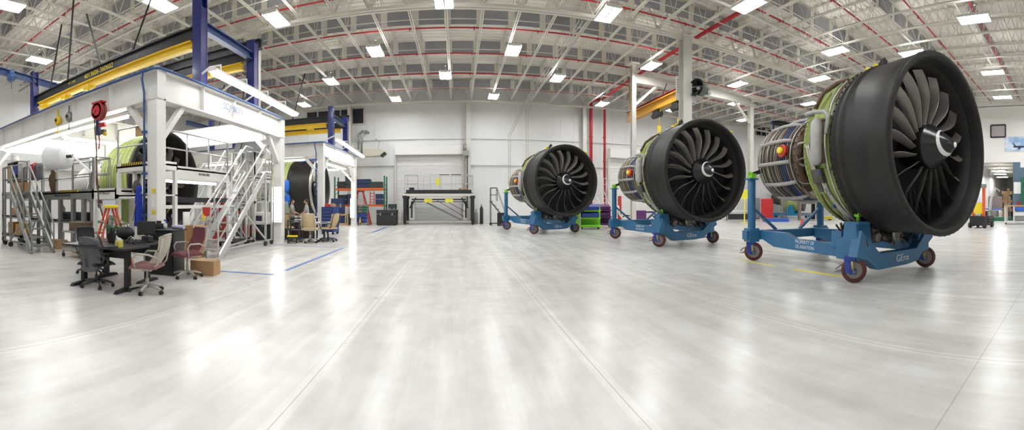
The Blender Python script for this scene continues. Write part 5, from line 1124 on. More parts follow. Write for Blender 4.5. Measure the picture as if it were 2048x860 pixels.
b = MB(); b.box(-hx, -.8, 2.25, hx, .8, 2.3); b.box(-hx + .1, -.84, 2.3, hx - .1, -.78, 2.52); b.build('deck', blackm, t); b = MB(); b.box(-hx - .2, -.82, 2.08, hx + .2, .82, 2.24); b.build('deck_frame', cream, t)
b = MB(); b.bar((-hx + .5, -.75, 1.82), (hx - .5, -.75, 1.82), .1); b.bar((-hx + .5, -.75, 1.66), (hx - .5, -.75, 1.66), .06); b.build('cross_beam', blackm, t)
for x in (-.75, .75): b = MB(); b.box(x - .28, -.84, 1.62, x + .28, -.8, 1.86); b.build('yellow_sign', mat('sign_yellow', (.7, .65, .05), .5), t)
b = MB(); b.bar((-hx, -.7, .22), (hx, -.7, .22), .1); b.bar((-hx, .7, .22), (hx, .7, .22), .1); b.build('base_rail', alu, t)
rails(t, [(-hx, -.75), (-hx + .95, -.75)], 2.3, 1.3, alu, .03); rails(t, [(-.6, -.75), (hx, -.75)], 2.3, 1.3, alu, .022, step=.75); rails(t, [(-hx, .75), (hx, .75)], 2.3, 1.3, alu, .02)
b = MB(); b.bar((-.9, -.2, 1.6), (1.6, -.2, .35), .05, .12)
for k in range(9): q = k / 9; b.box(-.9 + 2.5 * q, -.35, 1.52 - 1.25 * q, -.7 + 2.5 * q, .0, 1.55 - 1.25 * q)
b.build('folded_ladder', greysteel, t); b = MB(); b.bar((-.1, -.7, 1.75), (1.8, -.7, .6), .04); b.bar((.5, -.7, 1.75), (1.9, -.7, .95), .04); b.build('diagonal_rod', blackm, t)
b = MB(); b.box(-.2, -.79, 2.85, .05, -.77, 3.35); b.build('hanging_tag', mat('sign_yellow'), t)
b = MB(); b.box(.05, -.78, 3.57, .75, -.72, 3.63); b.build('rail_pad', blackm, t); b = MB(); b.box(.9, -.78, 3.57, 1.6, -.72, 3.63); b.build('rail_pad', blackm, t)
for (x, s_, m_, lb) in ((1.75, (.65, .4, .35), card, 'cardboard box on the right end of the maintenance platform'), (-2.0, (.35, .3, .4), blackm, 'black bucket on the left end of the maintenance platform')):
    b = MB(); b.box(-s_[0] / 2, -s_[1] / 2, 0, s_[0] / 2, s_[1] / 2, s_[2]); o = b.build('box', m_, bevel=.02); o.name = 'cardboard_box' if m_ is card else 'bucket'; o.location = (-1.35 + x, 28.6, 2.3); tag(o, lb, 'box' if m_ is card else 'bucket')
# gas cylinders, black rolling ladder by the wall
for (x, lb) in ((1.75, 'black gas cylinder by the wall left of the rolling steps'), (1.35, 'short grey gas cylinder by the wall beside the pillar')):
    t = thing('gas_cylinder', lb, 'gas cylinder', (x + .05, 29.4, 0)); h = 1.35 if x > 1.5 else 1.0; b = MB(); b.lathe([(0, 0), (0, .13), (h - .2, .13), (h - .05, .07), (h, .035)], 16, ax='z'); b.build('cylinder_body', mat('slate_cyl', (.04, .05, .05), .4) if x > 1.5 else greysteel, t); b = MB(); b.cyl((0, 0, h), (0, 0, h + .12), .04, 8); b.torus((0, 0, h + .1), (0, 0, 1), .07, .015, 12, 5); b.build('valve', mat('brass'), t)
def roll_ladder(label, loc, rz, m_, h=1.5, w_=.62, n=6):
    t = thing('rolling_ladder', label, 'ladder', loc, rz); L = h * .75
    for s_ in (-1, 1):
        b = MB(); y = s_ * w_ / 2; b.bar((-L / 2, y, .1), (L / 2, y, h), .04); b.bar((L / 2, y, .1), (L / 2, y, h + .95), .04); b.bar((L / 2 - .45, y, h), (L / 2 - .45, y, h + .95), .035); b.bar((-L / 2, y, .12), (L / 2, y, .12), .04); b.bar((L / 2 - .45, y, h + .95), (L / 2, y, h + .95), .04); b.bar((-L / 2, y, .3), (L / 2 - .45, y, h + .9), .03); b.bar((L / 2 - .45, y, h + .45), (L / 2, y, h + .45), .03); b.build('side_frame', m_, t)
        for x in (-L / 2, L / 2): b = MB(); b.cyl((x, y - .02, .06), (x, y + .02, .06), .06, 12); b.build('caster', rubber, t)
    for k in range(1, n + 1): q = k / n; b = MB(); b.box(-L / 2 + L * q - .18, -w_ / 2, h * q - .02, -L / 2 + L * q + .06, w_ / 2, h * q + .01); b.build('tread', m_, t)
    b = MB(); b.bar((L / 2, -w_ / 2, h + .95), (L / 2, w_ / 2, h + .95), .04); b.bar((L / 2, -w_ / 2, h + .5), (L / 2, w_ / 2, h + .5), .03); b.build('back_rail', m_, t)
    return t
roll_ladder('dark grey rolling steps against the wall behind the farthest engine stand', (3.0, 28.0, 0), radians(180), mat('dark_slate'), 1.7, .7)
b = MB(); b.box(-.35, -.25, 0, .35, .25, .9); b.box(-.3, -.26, .3, .3, -.25, .8); o = b.build('black_cabinet', blackm, bevel=.02); o.location = (3.1, 26.9, 0); tag(o, 'small black cabinet in front of the dark grey rolling steps', 'cabinet')
roll_ladder('tall white rolling ladder between the two nearest rear engines', (11.25, 28.4, 0), radians(100), white, 2.6, .8, 8)
roll_ladder('second white ladder behind the green bin cart', (8.9, 28.8, 0), radians(80), white, 1.5, .7, 6)

# bin carts
def bin_cart(label, loc, rz, m_, lid=True):
    t = thing('parts_cart', label, 'cart', loc, rz)
    b = MB(); b.box(-.95, -.4, .12, .95, .4, .26); b.box(-.95, .3, .26, .95, .4, 1.35); b.box(-.95, -.4, .26, -.35, .4, 1.2); b.box(-.35, -.4, .26, -.3, .4, 1.0); b.build('cart_body', m_, t, bevel=.02)
    for z in (.62, 1.05): b = MB(); b.prism([(-.3, -.45, z), (.9, -.45, z), (.9, .35, z + .08), (-.3, .35, z + .08)], (0, 0, .08)); b.build('shelf', m_, t)
    for z in (.72, 1.14): b = MB(); b.prism([(-.2, -.5, z), (-.2, .25, z), (-.2, .25, z + .32), (-.2, -.05, z + .34), (-.2, -.6, z + .2)], (1.0, 0, 0)); b.build('large_bin', binb if lid else purple, t, bevel=.02)
    b = MB(); b.box(-.36, -.44, .26, -.28, -.36, 1.2); b.build('post', alu, t)
    for sx in (-.85, -.2, .8):
        for sy in (-.32, .32): b = MB(); b.cyl((sx - .025, sy, .07), (sx + .025, sy, .07), .07, 10); b.build('caster', rubber, t)
bin_cart('lime green parts cart with blue bins behind the farthest engine', (7.55, 22.4, 0), radians(-15), green)
bin_cart('purple parts cart behind the lime green one', (8.9, 24.0, 0), radians(-15), purple, False)
# wall fan on the tall pillar
p = at_y(1391, 177, 15.25); t = thing('wall_sign', 'white sign board behind the tall pillar', 'sign', (10.3, 15.98, 6.5)); b = MB(); b.box(-.35, 0, .0, .85, .03, 1.15); b.build('board', white, t)
b = MB()
for k in range(6): b.box(-.30, -.006, .35 + k * .12, -.16, -.002, .40 + k * .12)
b.build('board_print', mat('print_grey', (.3, .3, .32), .6), t)
t = thing('wall_fan', 'dark green barrel fan mounted on the tall white pillar', 'fan', (10.9, 15.3, 7.0), radians(200))
b = MB(); b.lathe([(.38, .40), (.36, .43), (.2, .42), (-.1, .36), (-.3, .2), (-.45, .12)], 28); b.lathe([(.38, .40), (.2, .38), (-.1, .32)], 28); b.build('fan_barrel', mat('fan_green', (.07, .09, .065), .45), t)
for k in range(6): a = k * pi / 3; b = MB(); b.prism([(.1, .05 * cos(a), .05 * sin(a)), (.2, .36 * cos(a - .25), .36 * sin(a - .25)), (.1, .36 * cos(a + .25), .36 * sin(a + .25))], (.02, 0, 0)); b.build('blade', blackm, t)
b = MB(); b.cyl((-.6, 0, 0), (.2, 0, 0), .09, 12); b.cbox((-.6, 0, 0), (.25, .25, .25)); b.build('motor', greysteel, t); b = MB(); b.bar((-.2, 0, -.35), (.6, .2, -.5), .06); b.torus((0, 0, 0), (0, 0, 1), .44, .02, 20, 5); b.build('fan_bracket', greysteel, t)
# orange crane rail with hoists
t = thing('crane_rail', 'orange crane rail with two hoists running back beyond the tall pillar', 'crane', (11.35, 0, 0)); b = MB(); b.ibeam((0, 16.6, 7.35), (0, 24.4, 7.35), .35, .55, .05); b.build('orange_rail', orange, t); b = MB(); b.ibeam((0, 16.6, 7.72), (0, 24.6, 7.72), .2, .16, .03); b.build('upper_rail', mat('dark_red'), t)
for y in (18.2, 20.4):
    b = MB(); b.bar((.0, y - .5, 7.65), (.4, y - .5, 8.6), .04); b.cbox((0.05, y, 6.85), (.35, .6, .35)); b.cyl((.05, y - .4, 6.8), (.05, y + .5, 6.8), .17, 12); h = b.build('hoist', blackm, t); b = MB(); b.box(-.02, y - .5, 6.9, .02, y - .4, 7.1); b.tube([(0, y - .3, 6.7), (0, y - .3, 6.1)], .02, 6); b.prism([(-.12, y - .33, 6.1), (.12, y - .33, 6.1), (.06, y - .33, 5.5), (-.06, y - .33, 5.5)], (0, .06, 0)); b.build('hook_block', yelc, h)
for y in (16.8, 24.2): b = MB(); b.bar((0, y, 7.78), (0, y, 9.6), .08); b.build('hanger', orange, t)
# dark jib beyond the largest engine
b = MB(); b.tube([(0, 0, 0), (1.5, 0, .15), (6, 0, .25)], .22, 12); b.cyl((5.8, 0, .2), (5.8, 0, -at_y(1545, 246, 24).z), .2, 12); o = b.build('black_jib_arm', blackm); o.location = at_y(1545, 246, 24); tag(o, 'black jib arm behind the core of the largest engine', 'jib'); 
b = MB(); b.bar((0, 0, 0), (0, 0, -4.0), .05); b.ball((0, 0, 0), .2, 10); b.cbox((0, 0, -.4), (.2, .2, .5)); b2 = b; o2 = b2.build('jib_motor', MATS['tub_blue']); o2.parent = o

# ================================================================ deep background between and beyond the engines
def simple_cab(name, label, p, w_, d_, h_, m_, cat='cabinet', nd=4, rz=0):
    t = thing(name, label, cat, p, rz); b = MB(); b.box(-w_ / 2, -d_ / 2, .06, w_ / 2, d_ / 2, h_); b.build('cabinet_body', m_, t, bevel=.015)
    for k in range(nd): b = MB(); b.box(-w_ / 2 + .04, -d_ / 2 - .02, .1 + k * (h_ - .15) / nd, w_ / 2 - .04, -d_ / 2, .06 + (k + 1) * (h_ - .15) / nd); b.build('drawer', m_, t)
    b = MB(); b.box(-w_ / 2 + .05, -d_ / 2 + .05, 0, w_ / 2 - .05, d_ / 2 - .05, .06); b.build('plinth', blackm, t)
    return t
def g(px, py):
    p = at(px, py, 0); p.z = 0; k = min(1, 28.6 / p.y); return Vector((p.x * k, p.y * k, 0))
simple_cab('machine_cabinet', 'red machine cabinet seen between the middle and largest engines', g(1534, 439), 1.1, .8, 2.0, mat('machine_red', (.55, .02, .02), .4), 'machine', 2, -.7)
simple_cab('electrical_cabinet', 'grey electrical box left of the red machine cabinet', g(1511, 437), .9, .6, 2.1, mat('locker_grey'), 'cabinet', 1, -.7)
b = MB(); b.box(-1.1, -.8, .0, 1.1, .8, .28)
for x in (-.9, -.3, .3, .9): b.box(x - .1, -.82, .06, x + .1, .82, .2)
o = b.build('blue_pallet', mat('pallet_blue', (.03, .10, .42), .5)); o.location = g(1552, 443); o.rotation_euler.z = -.8; tag(o, 'blue plastic pallet on the floor below the red machine cabinet', 'pallet')
t = thing('side_table', 'white topped table with dark legs beyond the middle engine', 'table', g(1482, 441), -.7); b = MB(); b.box(-1.4, -.5, .85, 1.4, .5, .9); b.build('table_top', white, t)
for sx in (-1.3, 1.3):
    for sy in (-.4, .4): b = MB(); b.box(sx - .04, sy - .04, 0, sx + .04, sy + .04, .85); b.build('leg', dkf, t)
b = MB(); b.box(-1.2, -.35, .1, 1.1, .35, .6); b.build('under_shelf', blackm, t)
b = MB(); b.box(-.35, -.02, 0, .35, .02, .75); b.box(-.05, -.02, -1.9, .05, .02, 0); b.box(-.3, -.2, -1.9, .3, .2, -1.86); o = b.build('yellow_board', mat('sign_yellow')); o.location = at(1489, 398, 1.9); o.rotation_euler.z = -.7; tag(o, 'yellow board standing beyond the rim of the middle engine', 'board')
# far green engine on a bright blue stand
far = thing('turbofan_engine', 'far green engine case seen under the core of the largest engine', 'jet engine', g(1583, 432), radians(-60))
b = MB(); pr = []
for k in range(6): pr += [(-.8 + k * .3, 1.5 - .04 * k), (-.72 + k * .3, 1.58 - .04 * k), (-.64 + k * .3, 1.5 - .04 * k)]
b.lathe(pr, 48, (0, 0, 2.1)); b.build('green_case', MATS['pale_green_primer'], far); b = MB(); b.lathe([(1.0, 1.3), (1.4, 1.42), (1.45, 1.3), (1.0, .4), (1.0, 0)], 40, (0, 0, 2.1)); b.lathe([(-.8, 1.5), (-.9, .8), (-1.6, .7), (-2.2, .5), (-2.2, 0)], 40, (0, 0, 2.1)); b.build('core_casing', corem, far)
t = thing('engine_stand', 'bright blue stand under the far green engine', 'engine stand', g(1583, 432), radians(-60)); brb = mat('bright_blue', (.01, .22, .42), .4)
for sy in (-1, 1):
    b = MB(); b.box(-2.2, sy * 1.1 - .1, .25, 2, sy * 1.1 + .1, .5); b.build('side_rail', brb, t)
    b = MB(); b.prism([(-.5, sy * 1.1 - .1, .5), (.6, sy * 1.1 - .1, .5), (.2, sy * 1.1 - .1, 1.7), (-.1, sy * 1.1 - .1, 1.7)], (0, .2, 0)); b.build('side_tower', brb, t)
    for x in (-2, 1.8): b = MB(); b.cyl((x, sy * 1.1 - .06, .14), (x, sy * 1.1 + .06, .14), .14, 12); b.build('caster', rubber, t)
for x in (-2.1, 1.9): b = MB(); b.box(x - .1, -1.1, .25, x + .1, 1.1, .5); b.build('cross_beam', brb, t)
t = thing('steel_frame_rack', 'brown steel frame rack seen beyond the rear post of the largest stand', 'rack', g(1618, 440), -.7)
for sx in (-.9, .9):
    for sy in (-.5, .5): b = MB(); b.box(sx - .08, sy - .08, 0, sx + .08, sy + .08, 2.6); b.build('post', mat('grey_brown', (.22, .18, .17), .5), t)
for z in (.5, 1.5, 2.5): b = MB(); b.box(-.95, -.55, z, .95, .55, z + .1); b.build('shelf', MATS['grey_brown'], t)
for k, (px, py, m_, nm, lb, w_, h_) in enumerate(((1650, 440, yelc, 'yellow_lift_table', 'low yellow lift table beyond the rear post of the largest stand', 1.2, .35), (1568, 437, greysteel, 'hose_rack', 'grey hose rack right of the red machine cabinet', .5, 1.9), (1296, 440, MATS['tub_blue'], 'dark_tool_trolley', 'dark tool trolley seen under the middle engine', 1.2, .9))):
    t = thing(nm, lb, 'equipment', g(px, py), -.5); b = MB(); b.box(-w_ / 2, -.4, h_ - .12, w_ / 2, .4, h_); b.build('top', m_, t); b = MB(); b.box(-w_ / 2, -.4, .1, w_ / 2, .4, .2); b.build('base', m_, t)
    for sx in (-1, 1): b = MB(); b.bar((sx * w_ * .45, -.35, .1), (sx * w_ * .45, -.35, h_ - .1), .07); b.build('leg', m_, t); b = MB(); b.bar((sx * w_ * .45, .35, .1), (sx * w_ * .45, .35, h_ - .1), .07); b.build('leg', m_, t)
    for sx in (-1, 1): b = MB(); b.cyl((sx * w_ * .4, -.3, .06), (sx * w_ * .4, .3, .06), .06, 10); b.build('wheel_roller', rubber, t)
b = MB(); b.lathe([(0, .2), (.03, .2), (.05, .14), (.5, .03), (.52, 0)], 16, ax='z'); o = b.build('traffic_cone', redc); o.location = g(1604, 452); tag(o, 'small red cone beyond the largest engine stand', 'cone')
t = thing('engine_cradle', 'white curved cradle arms behind the rear post of the middle stand', 'cradle', (9.9, 21.2, 0)); t.scale = (.7, .7, .7)
b = MB(); b.tube([(-1.0, 0, 2.0), (-.9, 0, 1.3), (-.4, 0, .7), (.2, 0, .35)], .09, 8); b.build('curved_arm', white, t); b = MB(); b.bar((-1.0, 0, 1.9), (-1.3, .2, .1), .08); b.build('support_leg', white, t); b = MB(); b.bar((-1.3, .2, .12), (1.4, .2, .12), .14); b.build('base_beam', white, t)
for x in (-1.2, 1.2): b = MB(); b.cyl((x, .15, .07), (x, .25, .07), .07, 10); b.build('caster', rubber, t)
t = thing('hydraulic_unit', 'red column with small tools behind the middle engine', 'machine', (9.9, 22.6, 0)); b = MB(); b.box(-.09, -.09, .2, .09, .09, 2.0); b.build('red_column', redc, t); b = MB(); b.box(-.5, -.4, 0, .6, .4, .25); b.build('base', MATS['grey_brown'], t); b = MB(); b.tube([(.1, 0, .6), (.4, 0, .8), (.7, 0, .75)], .04, 6); b.build('lever', blackm, t)
t = thing('purple_crate_stack', 'dark purple crates under the green case of the middle engine', 'crates', (11.0, 22.0, 0)); b = MB(); b.box(-.5, -.4, 0, .5, .4, .5); b.build('lower_crate', purple, t, bevel=.03); b = MB(); b.box(-.45, -.38, .5, .3, .38, 1.1); b.build('upper_crate', purple, t, bevel=.03)
b = MB(); b.box(-.35, -.2, 0, .35, .2, .28); b.box(-.355, -.03, 0, .355, .03, .285); o = b.build('cardboard_box', card); o.location = g(1403, 462); tag(o, 'cardboard box on the floor behind the right front wheel of the middle stand', 'box')

# right-hand opening: lift, workbench, poster
lp = at_x(1962, 444, 24.5); t = thing('pallet_lift', 'red and orange mast lift right of the largest engine', 'lift', (24.3, 5.9, 0), radians(80))
for s_ in (-.35, .35): b = MB(); b.box(s_ - .07, .2, .1, s_ + .07, .4, 2.6); b.build('mast', mat('lift_orange', (.70, .10, .02), .45), t)
b = MB(); b.box(-.5, -.2, .15, .5, .6, .75); b.build('drive_unit', blackm, t, bevel=.03); b = MB(); b.box(-.45, .1, 2.5, .45, .5, 2.75); b.build('mast_head', greysteel, t)
for k in range(4): b = MB(); b.box(-.55, -.9, .15 + k * .16, .55, -.1, .24 + k * .16); b.build('pallet_layer', blackm, t)
for sx in (-.5, .5):
    for sy in (-.7, .5): b = MB(); b.cyl((sx - .07, sy, .17), (sx + .07, sy, .17), .17, 14); b.build('wheel', rubber, t)
b = MB(); b.box(-.3, .35, .9, .3, .4, 1.6); b.build('yellow_guard', yelc, t)
t = thing('robot_arm', 'pale grey articulated arm beyond the red lift', 'arm', (33.8, 7.35, 0)); b = MB(); b.cyl((0, 0, 0), (0, 0, .9), .2, 14); b.build('pedestal', greysteel, t); b = MB(); b.tube([(0, 0, .9), (.1, -.1, 2.0), (.2, -.5, 2.9), (.2, -.9, 2.6)], [.14, .12, .09, .06], 10); b.build('arm_link', white, t)
t = thing('workbench', 'white and blue workbench with drawers at the right edge', 'workbench', (28.6, 3.6, 0), radians(-90)); t.scale = (1, 1, 1.42); b = MB(); b.box(-1.5, -.45, .92, 1.5, .45, 1.0); b.build('bench_top', wood, t, bevel=.01)
for sx in (-1.4, -.75, .75, 1.4):
    for sy in (-.38, .38): b = MB(); b.box(sx - .05, sy - .05, .1, sx + .05, sy + .05, .92); b.build('leg', white, t)
b = MB(); b.box(-1.45, -.4, .1, 1.45, .4, .18); b.build('lower_shelf', white, t)
for (z, m_) in ((.7, mat('drawer_blue', (.03, .12, .5), .4)), (.45, white), (.22, greysteel)): b = MB(); b.box(-.7, -.43, z, 1.35, .3, z + .2); b.build('drawer', m_, t, bevel=.01)
for sx in (-1.35, 1.35): b = MB(); b.cyl((sx, -.3, .05), (sx, -.38, .05), .05, 10); b.build('caster', rubber, t)
for (y, z, w_, h_, m_, nm, lb, cat) in ((3.95, 5.05, 3.1, 1.15, None, 'airliner_poster', 'pale blue poster of a dark airliner on the right wall', 'poster'), (3.95, 4.5, .9, .75, paper, 'paper_notice', 'upper white notice hanging on the blue wall', 'notice'), (4.65, 2.35, .6, .95, paper, 'paper_notice', 'white sheet lower on the blue wall', 'notice'), (4.55, 1.2, .3, .5, mat('dark_red'), 'red_extinguisher_box', 'dark red box low on the blue wall', 'box')):
    if nm == 'airliner_poster':
        t = thing(nm, lb, cat, (XR - .02, y + .55, 5.83)); m_ = bpy.data.materials.new('poster_sky'); m_.use_nodes = True; nt = m_.node_tree; tc = nt.nodes.new('ShaderNodeTexCoord'); nz = nt.nodes.new('ShaderNodeTexNoise'); nz.inputs['Scale'].default_value = 1.6; rp = nt.nodes.new('ShaderNodeValToRGB'); rp.color_ramp.elements[0].position = .4; rp.color_ramp.elements[1].position = .6; rp.color_ramp.elements[0].color = (.25, .42, .65, 1); rp.color_ramp.elements[1].color = (.65, .74, .85, 1)
        nt.links.new(tc.outputs['Object'], nz.inputs['Vector']); nt.links.new(nz.outputs['Fac'], rp.inputs[0]); nt.links.new(rp.outputs[0], nt.nodes['Principled BSDF'].inputs['Base Color'])
        b = MB(); b.box(-.02, -1.6, 0, .0, 1.2, 1.2); b.build('poster_sheet', m_, t)
        b = MB(); b.prism([(-.03, .55, .38), (-.03, .35, .45), (-.03, -1.2, .42), (-.03, -1.4, .5), (-.03, -1.3, .36), (-.03, -.2, .3), (-.03, .4, .32)], (.005, 0, 0)); b.prism([(-.03, .2, .38), (-.03, .5, .7), (-.03, .55, .7), (-.03, .4, .4)], (.005, 0, 0)); b.prism([(-.03, -.2, .36), (-.03, -.0, .15), (-.03, .1, .15), (-.03, .05, .36)], (.005, 0, 0)); b.build('airliner_shape', navy, t)
    else:
        b = MB(); b.box(-.02, -w_ / 2, 0, 0, w_ / 2, h_); o = b.build(nm, m_); o.location = (XR - .01, y, z); tag(o, lb, cat)
b = MB(); b.box(-.05, -.5, 0, 0, .5, 2.4); b.torus((-.1, 0, 1.6), (1, 0, 0), .45, .06, 24, 6); o = b.build('green_hose_panel', greend); o.location = (XR - .03, 3.85, 1.3); tag(o, 'green panel with a coiled black hose at the right edge', 'panel')
# annex contents
t = thing('work_table', 'blue topped work table inside the room behind the opening', 'table', (38.3, 7.6, 0)); b = MB(); b.box(-.6, -1.6, .95, .6, 1.6, 1.05); b.build('table_top', mat('drawer_blue'), t)
for sx in (-.5, .5):
    for sy in (-1.5, 1.5): b = MB(); b.box(sx - .05, sy - .05, 0, sx + .05, sy + .05, .95); b.build('leg', dkf, t)
b = MB(); b.box(-.4, -1.2, .1, .4, 1.2, .8); b.build('storage_boxes', blackm, t)
t = thing('screen_divider', 'grey brown screen divider inside the room behind the opening', 'divider', (40.5, 7.4, 0)); b = MB(); b.box(-.05, -1.8, .3, .05, 1.6, 2.3); b.build('panel', MATS['grey_brown'], t); b = MB(); b.box(-.2, -1.8, 0, .2, -1.7, .3); b.box(-.2, 1.5, 0, .2, 1.6, .3); b.build('feet', dkf, t)
for (x, y, lb) in ((35.5, 7.2, 'grey drum inside the opening'), (36.4, 6.95, 'white drum inside the opening, right of the grey one')):
    b = MB(); b.lathe([(0, 0), (0, .3), (.3, .31), (.32, .3), (.9, .3), (.92, .27), (.92, 0)], 20, ax='z'); o = b.build('drum', greysteel if 'grey drum' in lb else white); o.location = (x, y, 0); tag(o, lb, 'drum')
t = thing('green_pallet_bin', 'green pallet bin with long wooden boards inside the opening', 'bin', (34.6, 6.35, 0)); b = MB(); b.box(-.6, -.8, 0, .6, .8, .35); b.build('bin_body', mat('bin_green'), t, bevel=.03); b = MB(); b.bar((0, -.4, .3), (.3, -.1, 2.4), .12, .3); b.bar((.2, .0, .3), (.3, -.5, 2.9), .1, .25); b.build('board_bundle', wood, t)
t = thing('shelf_unit', 'brown shelving post stack inside the opening', 'shelf', (36.5, 6.25, 0))
for sy in (-.4, .4): b = MB(); b.box(-.1, sy - .06, 0, .1, sy + .06, 3.0); b.build('upright', blackm, t)
for z in (.8, 1.6, 2.4): b = MB(); b.box(-.3, -.5, z, .3, .5, z + .3); b.build('shelf', wood, t)
for i, (x, y) in enumerate(((36, 7.0), (40, 7.6), (44.5, 8.2))):
    o = dup(L0); o.location = (x, y, 4.6); o['label'] = 'ceiling light inside the annex, ' + ORD[i] + ' beyond the opening'; o['group'] = 'annex ceiling lights'

# floor tape
def tape(label, pts, m_, w_=.1):
    b = MB()
    for a, c in zip(pts[:-1], pts[1:]): a = Vector((a[0], a[1], .002)); c = Vector((c[0], c[1], .002)); b.bar(a, c, w_, .003)
    o = b.build('floor_tape', m_); tag(o, label, 'floor tape')
bt = mat('tape_blue', (.03, .12, .36), .45)
tape('blue floor tape across the corner below the aluminium stairs', [(-5.6, 7.1), (-3.75, 7.45)], bt)
tape('blue floor tape running away beside the nearer gantry', [(-3.75, 8.0), (-3.85, 12.9)], bt)
tape('thin blue floor tape across, in front of the tan chairs', [(-7.9, 12.75), (-3.85, 12.9)], bt, .05)
tape('blue floor tape running away beside the farther gantry', [(-4.45, 20.2), (-4.6, 25.9)], bt, .16)
tape('thin blue tape across behind the blue tool chest', [(-6.6, 20.1), (-4.45, 20.2)], bt, .04)
tape('yellow floor tape under the side rail of the largest engine stand', [(6.75, 4.5), (6.82, 5.9)], mat('tape_yellow', (.70, .62, .05), .5), .15)
tape('second yellow floor tape beside the rear wheel of the largest stand', [(6.85, 6.5), (6.95, 7.9)], mat('tape_yellow'), .08)
# tufts of wear marks: small dark scuffs on the floor
rnd = random.Random(12); b = MB()
for k in range(90):
    x, y = rnd.uniform(-9, 14), rnd.uniform(1.4, 14); s_ = rnd.uniform(.006, .02); a = rnd.uniform(0, pi); b.cbox((x, y, .0006), (s_ * rnd.choice((1, 1, 2, 4)), s_ * .5, .001), rz=a)
tag(b.build('floor_scuffs', mat('scuff', (.12, .11, .10), .7)), 'small dark scuffs scattered over the concrete floor', 'scuffs', kind='stuff')

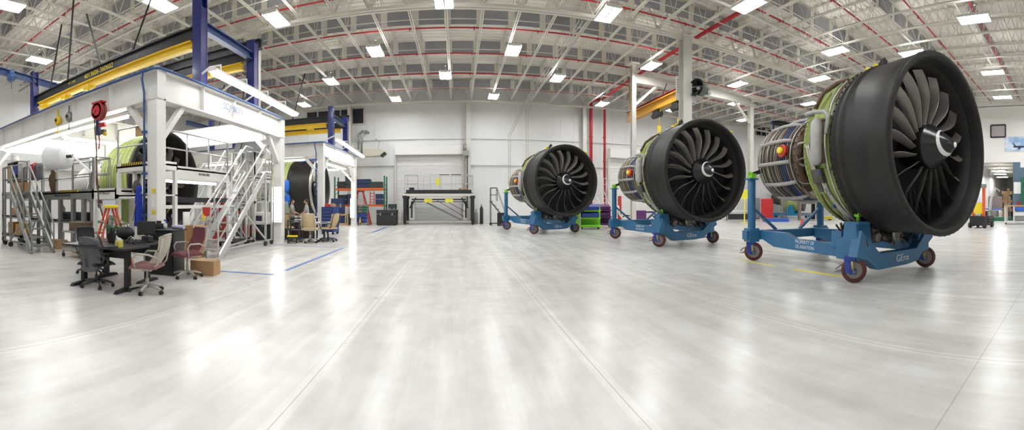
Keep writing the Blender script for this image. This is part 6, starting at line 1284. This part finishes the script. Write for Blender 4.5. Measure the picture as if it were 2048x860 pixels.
# ================================================================ people
skin = mat('skin', (.50, .27, .18), .5); shirtg = mat('shirt_grey', (.33, .34, .36), .85); jeans = mat('jeans', (.02, .035, .08), .85); hairm = mat('hair_dark', (.025, .014, .01), .7)
def skinned(name, verts, edges, m_, parent, sub=2):
    me = bpy.data.meshes.new(name); me.from_pydata([v[0] for v in verts], edges, []); me.materials.append(m_); o = bpy.data.objects.new(name, me); COL.objects.link(o); o.parent = parent
    sk = o.modifiers.new('skin', 'SKIN'); sk.use_smooth_shade = True
    if not me.skin_vertices: return o
    for i, v in enumerate(verts):
        r = v[1]; me.skin_vertices[0].data[i].radius = (r, r) if not isinstance(r, tuple) else r
        me.skin_vertices[0].data[i].use_root = (i == 0)
    ss = o.modifiers.new('sub', 'SUBSURF'); ss.levels = sub; ss.render_levels = sub
    return o
def person(label, loc, rz, armL, armR, beard, head_yaw=0, H=1.72):
    "faces +x; arms: (elbow, wrist) in local coordinates for left (+y) and right (-y)"
    t = thing('person', label, 'person', loc, rz); k = H / 1.72
    V = []; E = []
    def add(p, r, par=None):
        V.append((tuple(Vector(p) * k), r)); 
        if par is not None: E.append((par, len(V) - 1))
        return len(V) - 1
    pel = add((0, 0, .93), .135); sp = add((0, 0, 1.12), .12, pel); ch = add((.0, 0, 1.30), .14, sp); nk = add((-.01, 0, 1.44), .065, ch); hd0 = add((.0, 0, 1.52), .055, nk); hd = add((.01, 0, 1.58), .085, hd0); top = add((.0, 0, 1.66), .08, hd)
    hands = []
    for s_, (el, wr) in ((1, armL), (-1, armR)):
        sh = add((-.01, s_ * .17, 1.38), .062, ch); e_ = add(el, .043, sh); w_ = add(wr, .028, e_); d = (Vector(wr) - Vector(el)).normalized(); side = d.cross(Vector((0, 0, 1))); side = side.normalized() if side.length > .1 else Vector((1, 0, 0))
        pm = add(Vector(wr) + d * .06, (.036, .020), w_)
        for f in range(4):
            base = Vector(wr) + d * .10 + side * (f - 1.5) * .019; a_ = add(base, .009, pm); c_ = add(base + d * (.032 + .004 * (1.5 - abs(f - 1.5))) + Vector((0, 0, -.006)), .0085, a_); add(base + d * .055 + Vector((0, 0, -.022)), .0075, c_)
        th = Vector(wr) + d * .045 + side * -.035; a_ = add(th, .011, pm); add(th + d * .035 - side * .012, .009, a_)
    for s_ in (1, -1):
        hp = add((0, s_ * .09, .88), .095, pel); kn = add((.02, s_ * .10, .48), .058, hp); an = add((-.01, s_ * .11, .09), .038, kn); ft = add((.06, s_ * .115, .04), .036, an); add((.15, s_ * .125, .03), .03, ft)
    skinned('body', V, E, skin, t)
    # shirt and trousers follow the same joints
    SV = [((0, 0, .90), .165), ((0, 0, 1.10), .155), ((0, 0, 1.30), .168), ((-.005, 0, 1.42), .085)]; SE = [(0, 1), (1, 2), (2, 3)]
    for s_, (el, wr) in ((1, armL), (-1, armR)):
        a = len(SV); m2 = Vector((-.01, s_ * .17, 1.38)).lerp(Vector(el), .75); SV += [((-.01, s_ * .175, 1.385), .078), (tuple(m2), .066)]; SE += [(2, a), (a, a + 1)]
    skinned('t_shirt', [(tuple(Vector(p) * k), r) for p, r in SV], SE, shirtg, t)
    PV = [((0, 0, .95), .16), ((0, 0, .88), .15)]; PE = [(0, 1)]
    for s_ in (1, -1): a = len(PV); PV += [((0, s_ * .09, .80), .108), ((.02, s_ * .10, .48), .078), ((-.01, s_ * .11, .10), .062)]; PE += [(1, a), (a, a + 1), (a + 1, a + 2)]
    skinned('jeans', [(tuple(Vector(p) * k), r) for p, r in PV], PE, jeans, t)
    hN = thing('head', None, None, (0, 0, 1.60 * k), head_yaw); hN.parent = t
    b = MB(); b.ball((.012, 0, 0), .1, 20, (.95, .76, 1.18)); b.prism([(.10, -.014, -.02), (.10, .014, -.02), (.128, .0, -.022)], (0, 0, .045)); b.ball((.0, .078, -.005), .022, 8, (.7, .4, 1.2)); b.ball((.0, -.078, -.005), .022, 8, (.7, .4, 1.2)); b.ball((.088, 0, -.055), .022, 8, (.6, 1.2, .4)); b.build('face', skin, hN)
    b = MB()
    for s_ in (-1, 1): b.ball((.098, s_ * .03, .012), .009, 8)
    b.build('eyes', blackm, hN)
    b = MB(); b.grid(lambda u, v: ((-.012 + .104 * sin(v * 1.75) * cos(u * 2 * pi) * (1 if cos(u * 2 * pi) < 0 else .92), .083 * sin(v * 1.75) * sin(u * 2 * pi), .015 + .118 * cos(v * (1.75 if cos(u * 2 * pi) < .3 else 1.1)))), 24, 10); b.build('hair', hairm, hN, solid=.012)
    if beard: b = MB(); b.ball((.06, 0, -.085), .06, 12, (.85, 1.0, .95)); b.build('beard', hairm, hN)
    b = MB()
    for s_ in (-1, 1): b.ball((.07, s_ * .12, .045), .06, 10, (2.2, .9, .75)); b.box(-.06, s_ * .12 - .045, 0, .19, s_ * .12 + .045, .02)
    b.build('shoes', blackm, t)
    return t
person('person in grey T-shirt and jeans seen from behind at the dark work table', (-7.5, 16.75, 0), radians(20), ((.08, .27, 1.12), (.28, .12, 1.05)), ((.02, -.27, 1.12), (.26, -.1, 1.06)), False, radians(-25))
person('bearded person in grey T-shirt facing left at the dark work table', (-6.85, 16.9, 0), radians(200), ((.05, .25, 1.12), (.26, .16, .98)), ((.1, -.25, 1.13), (.3, -.15, 1.0)), True, 0)
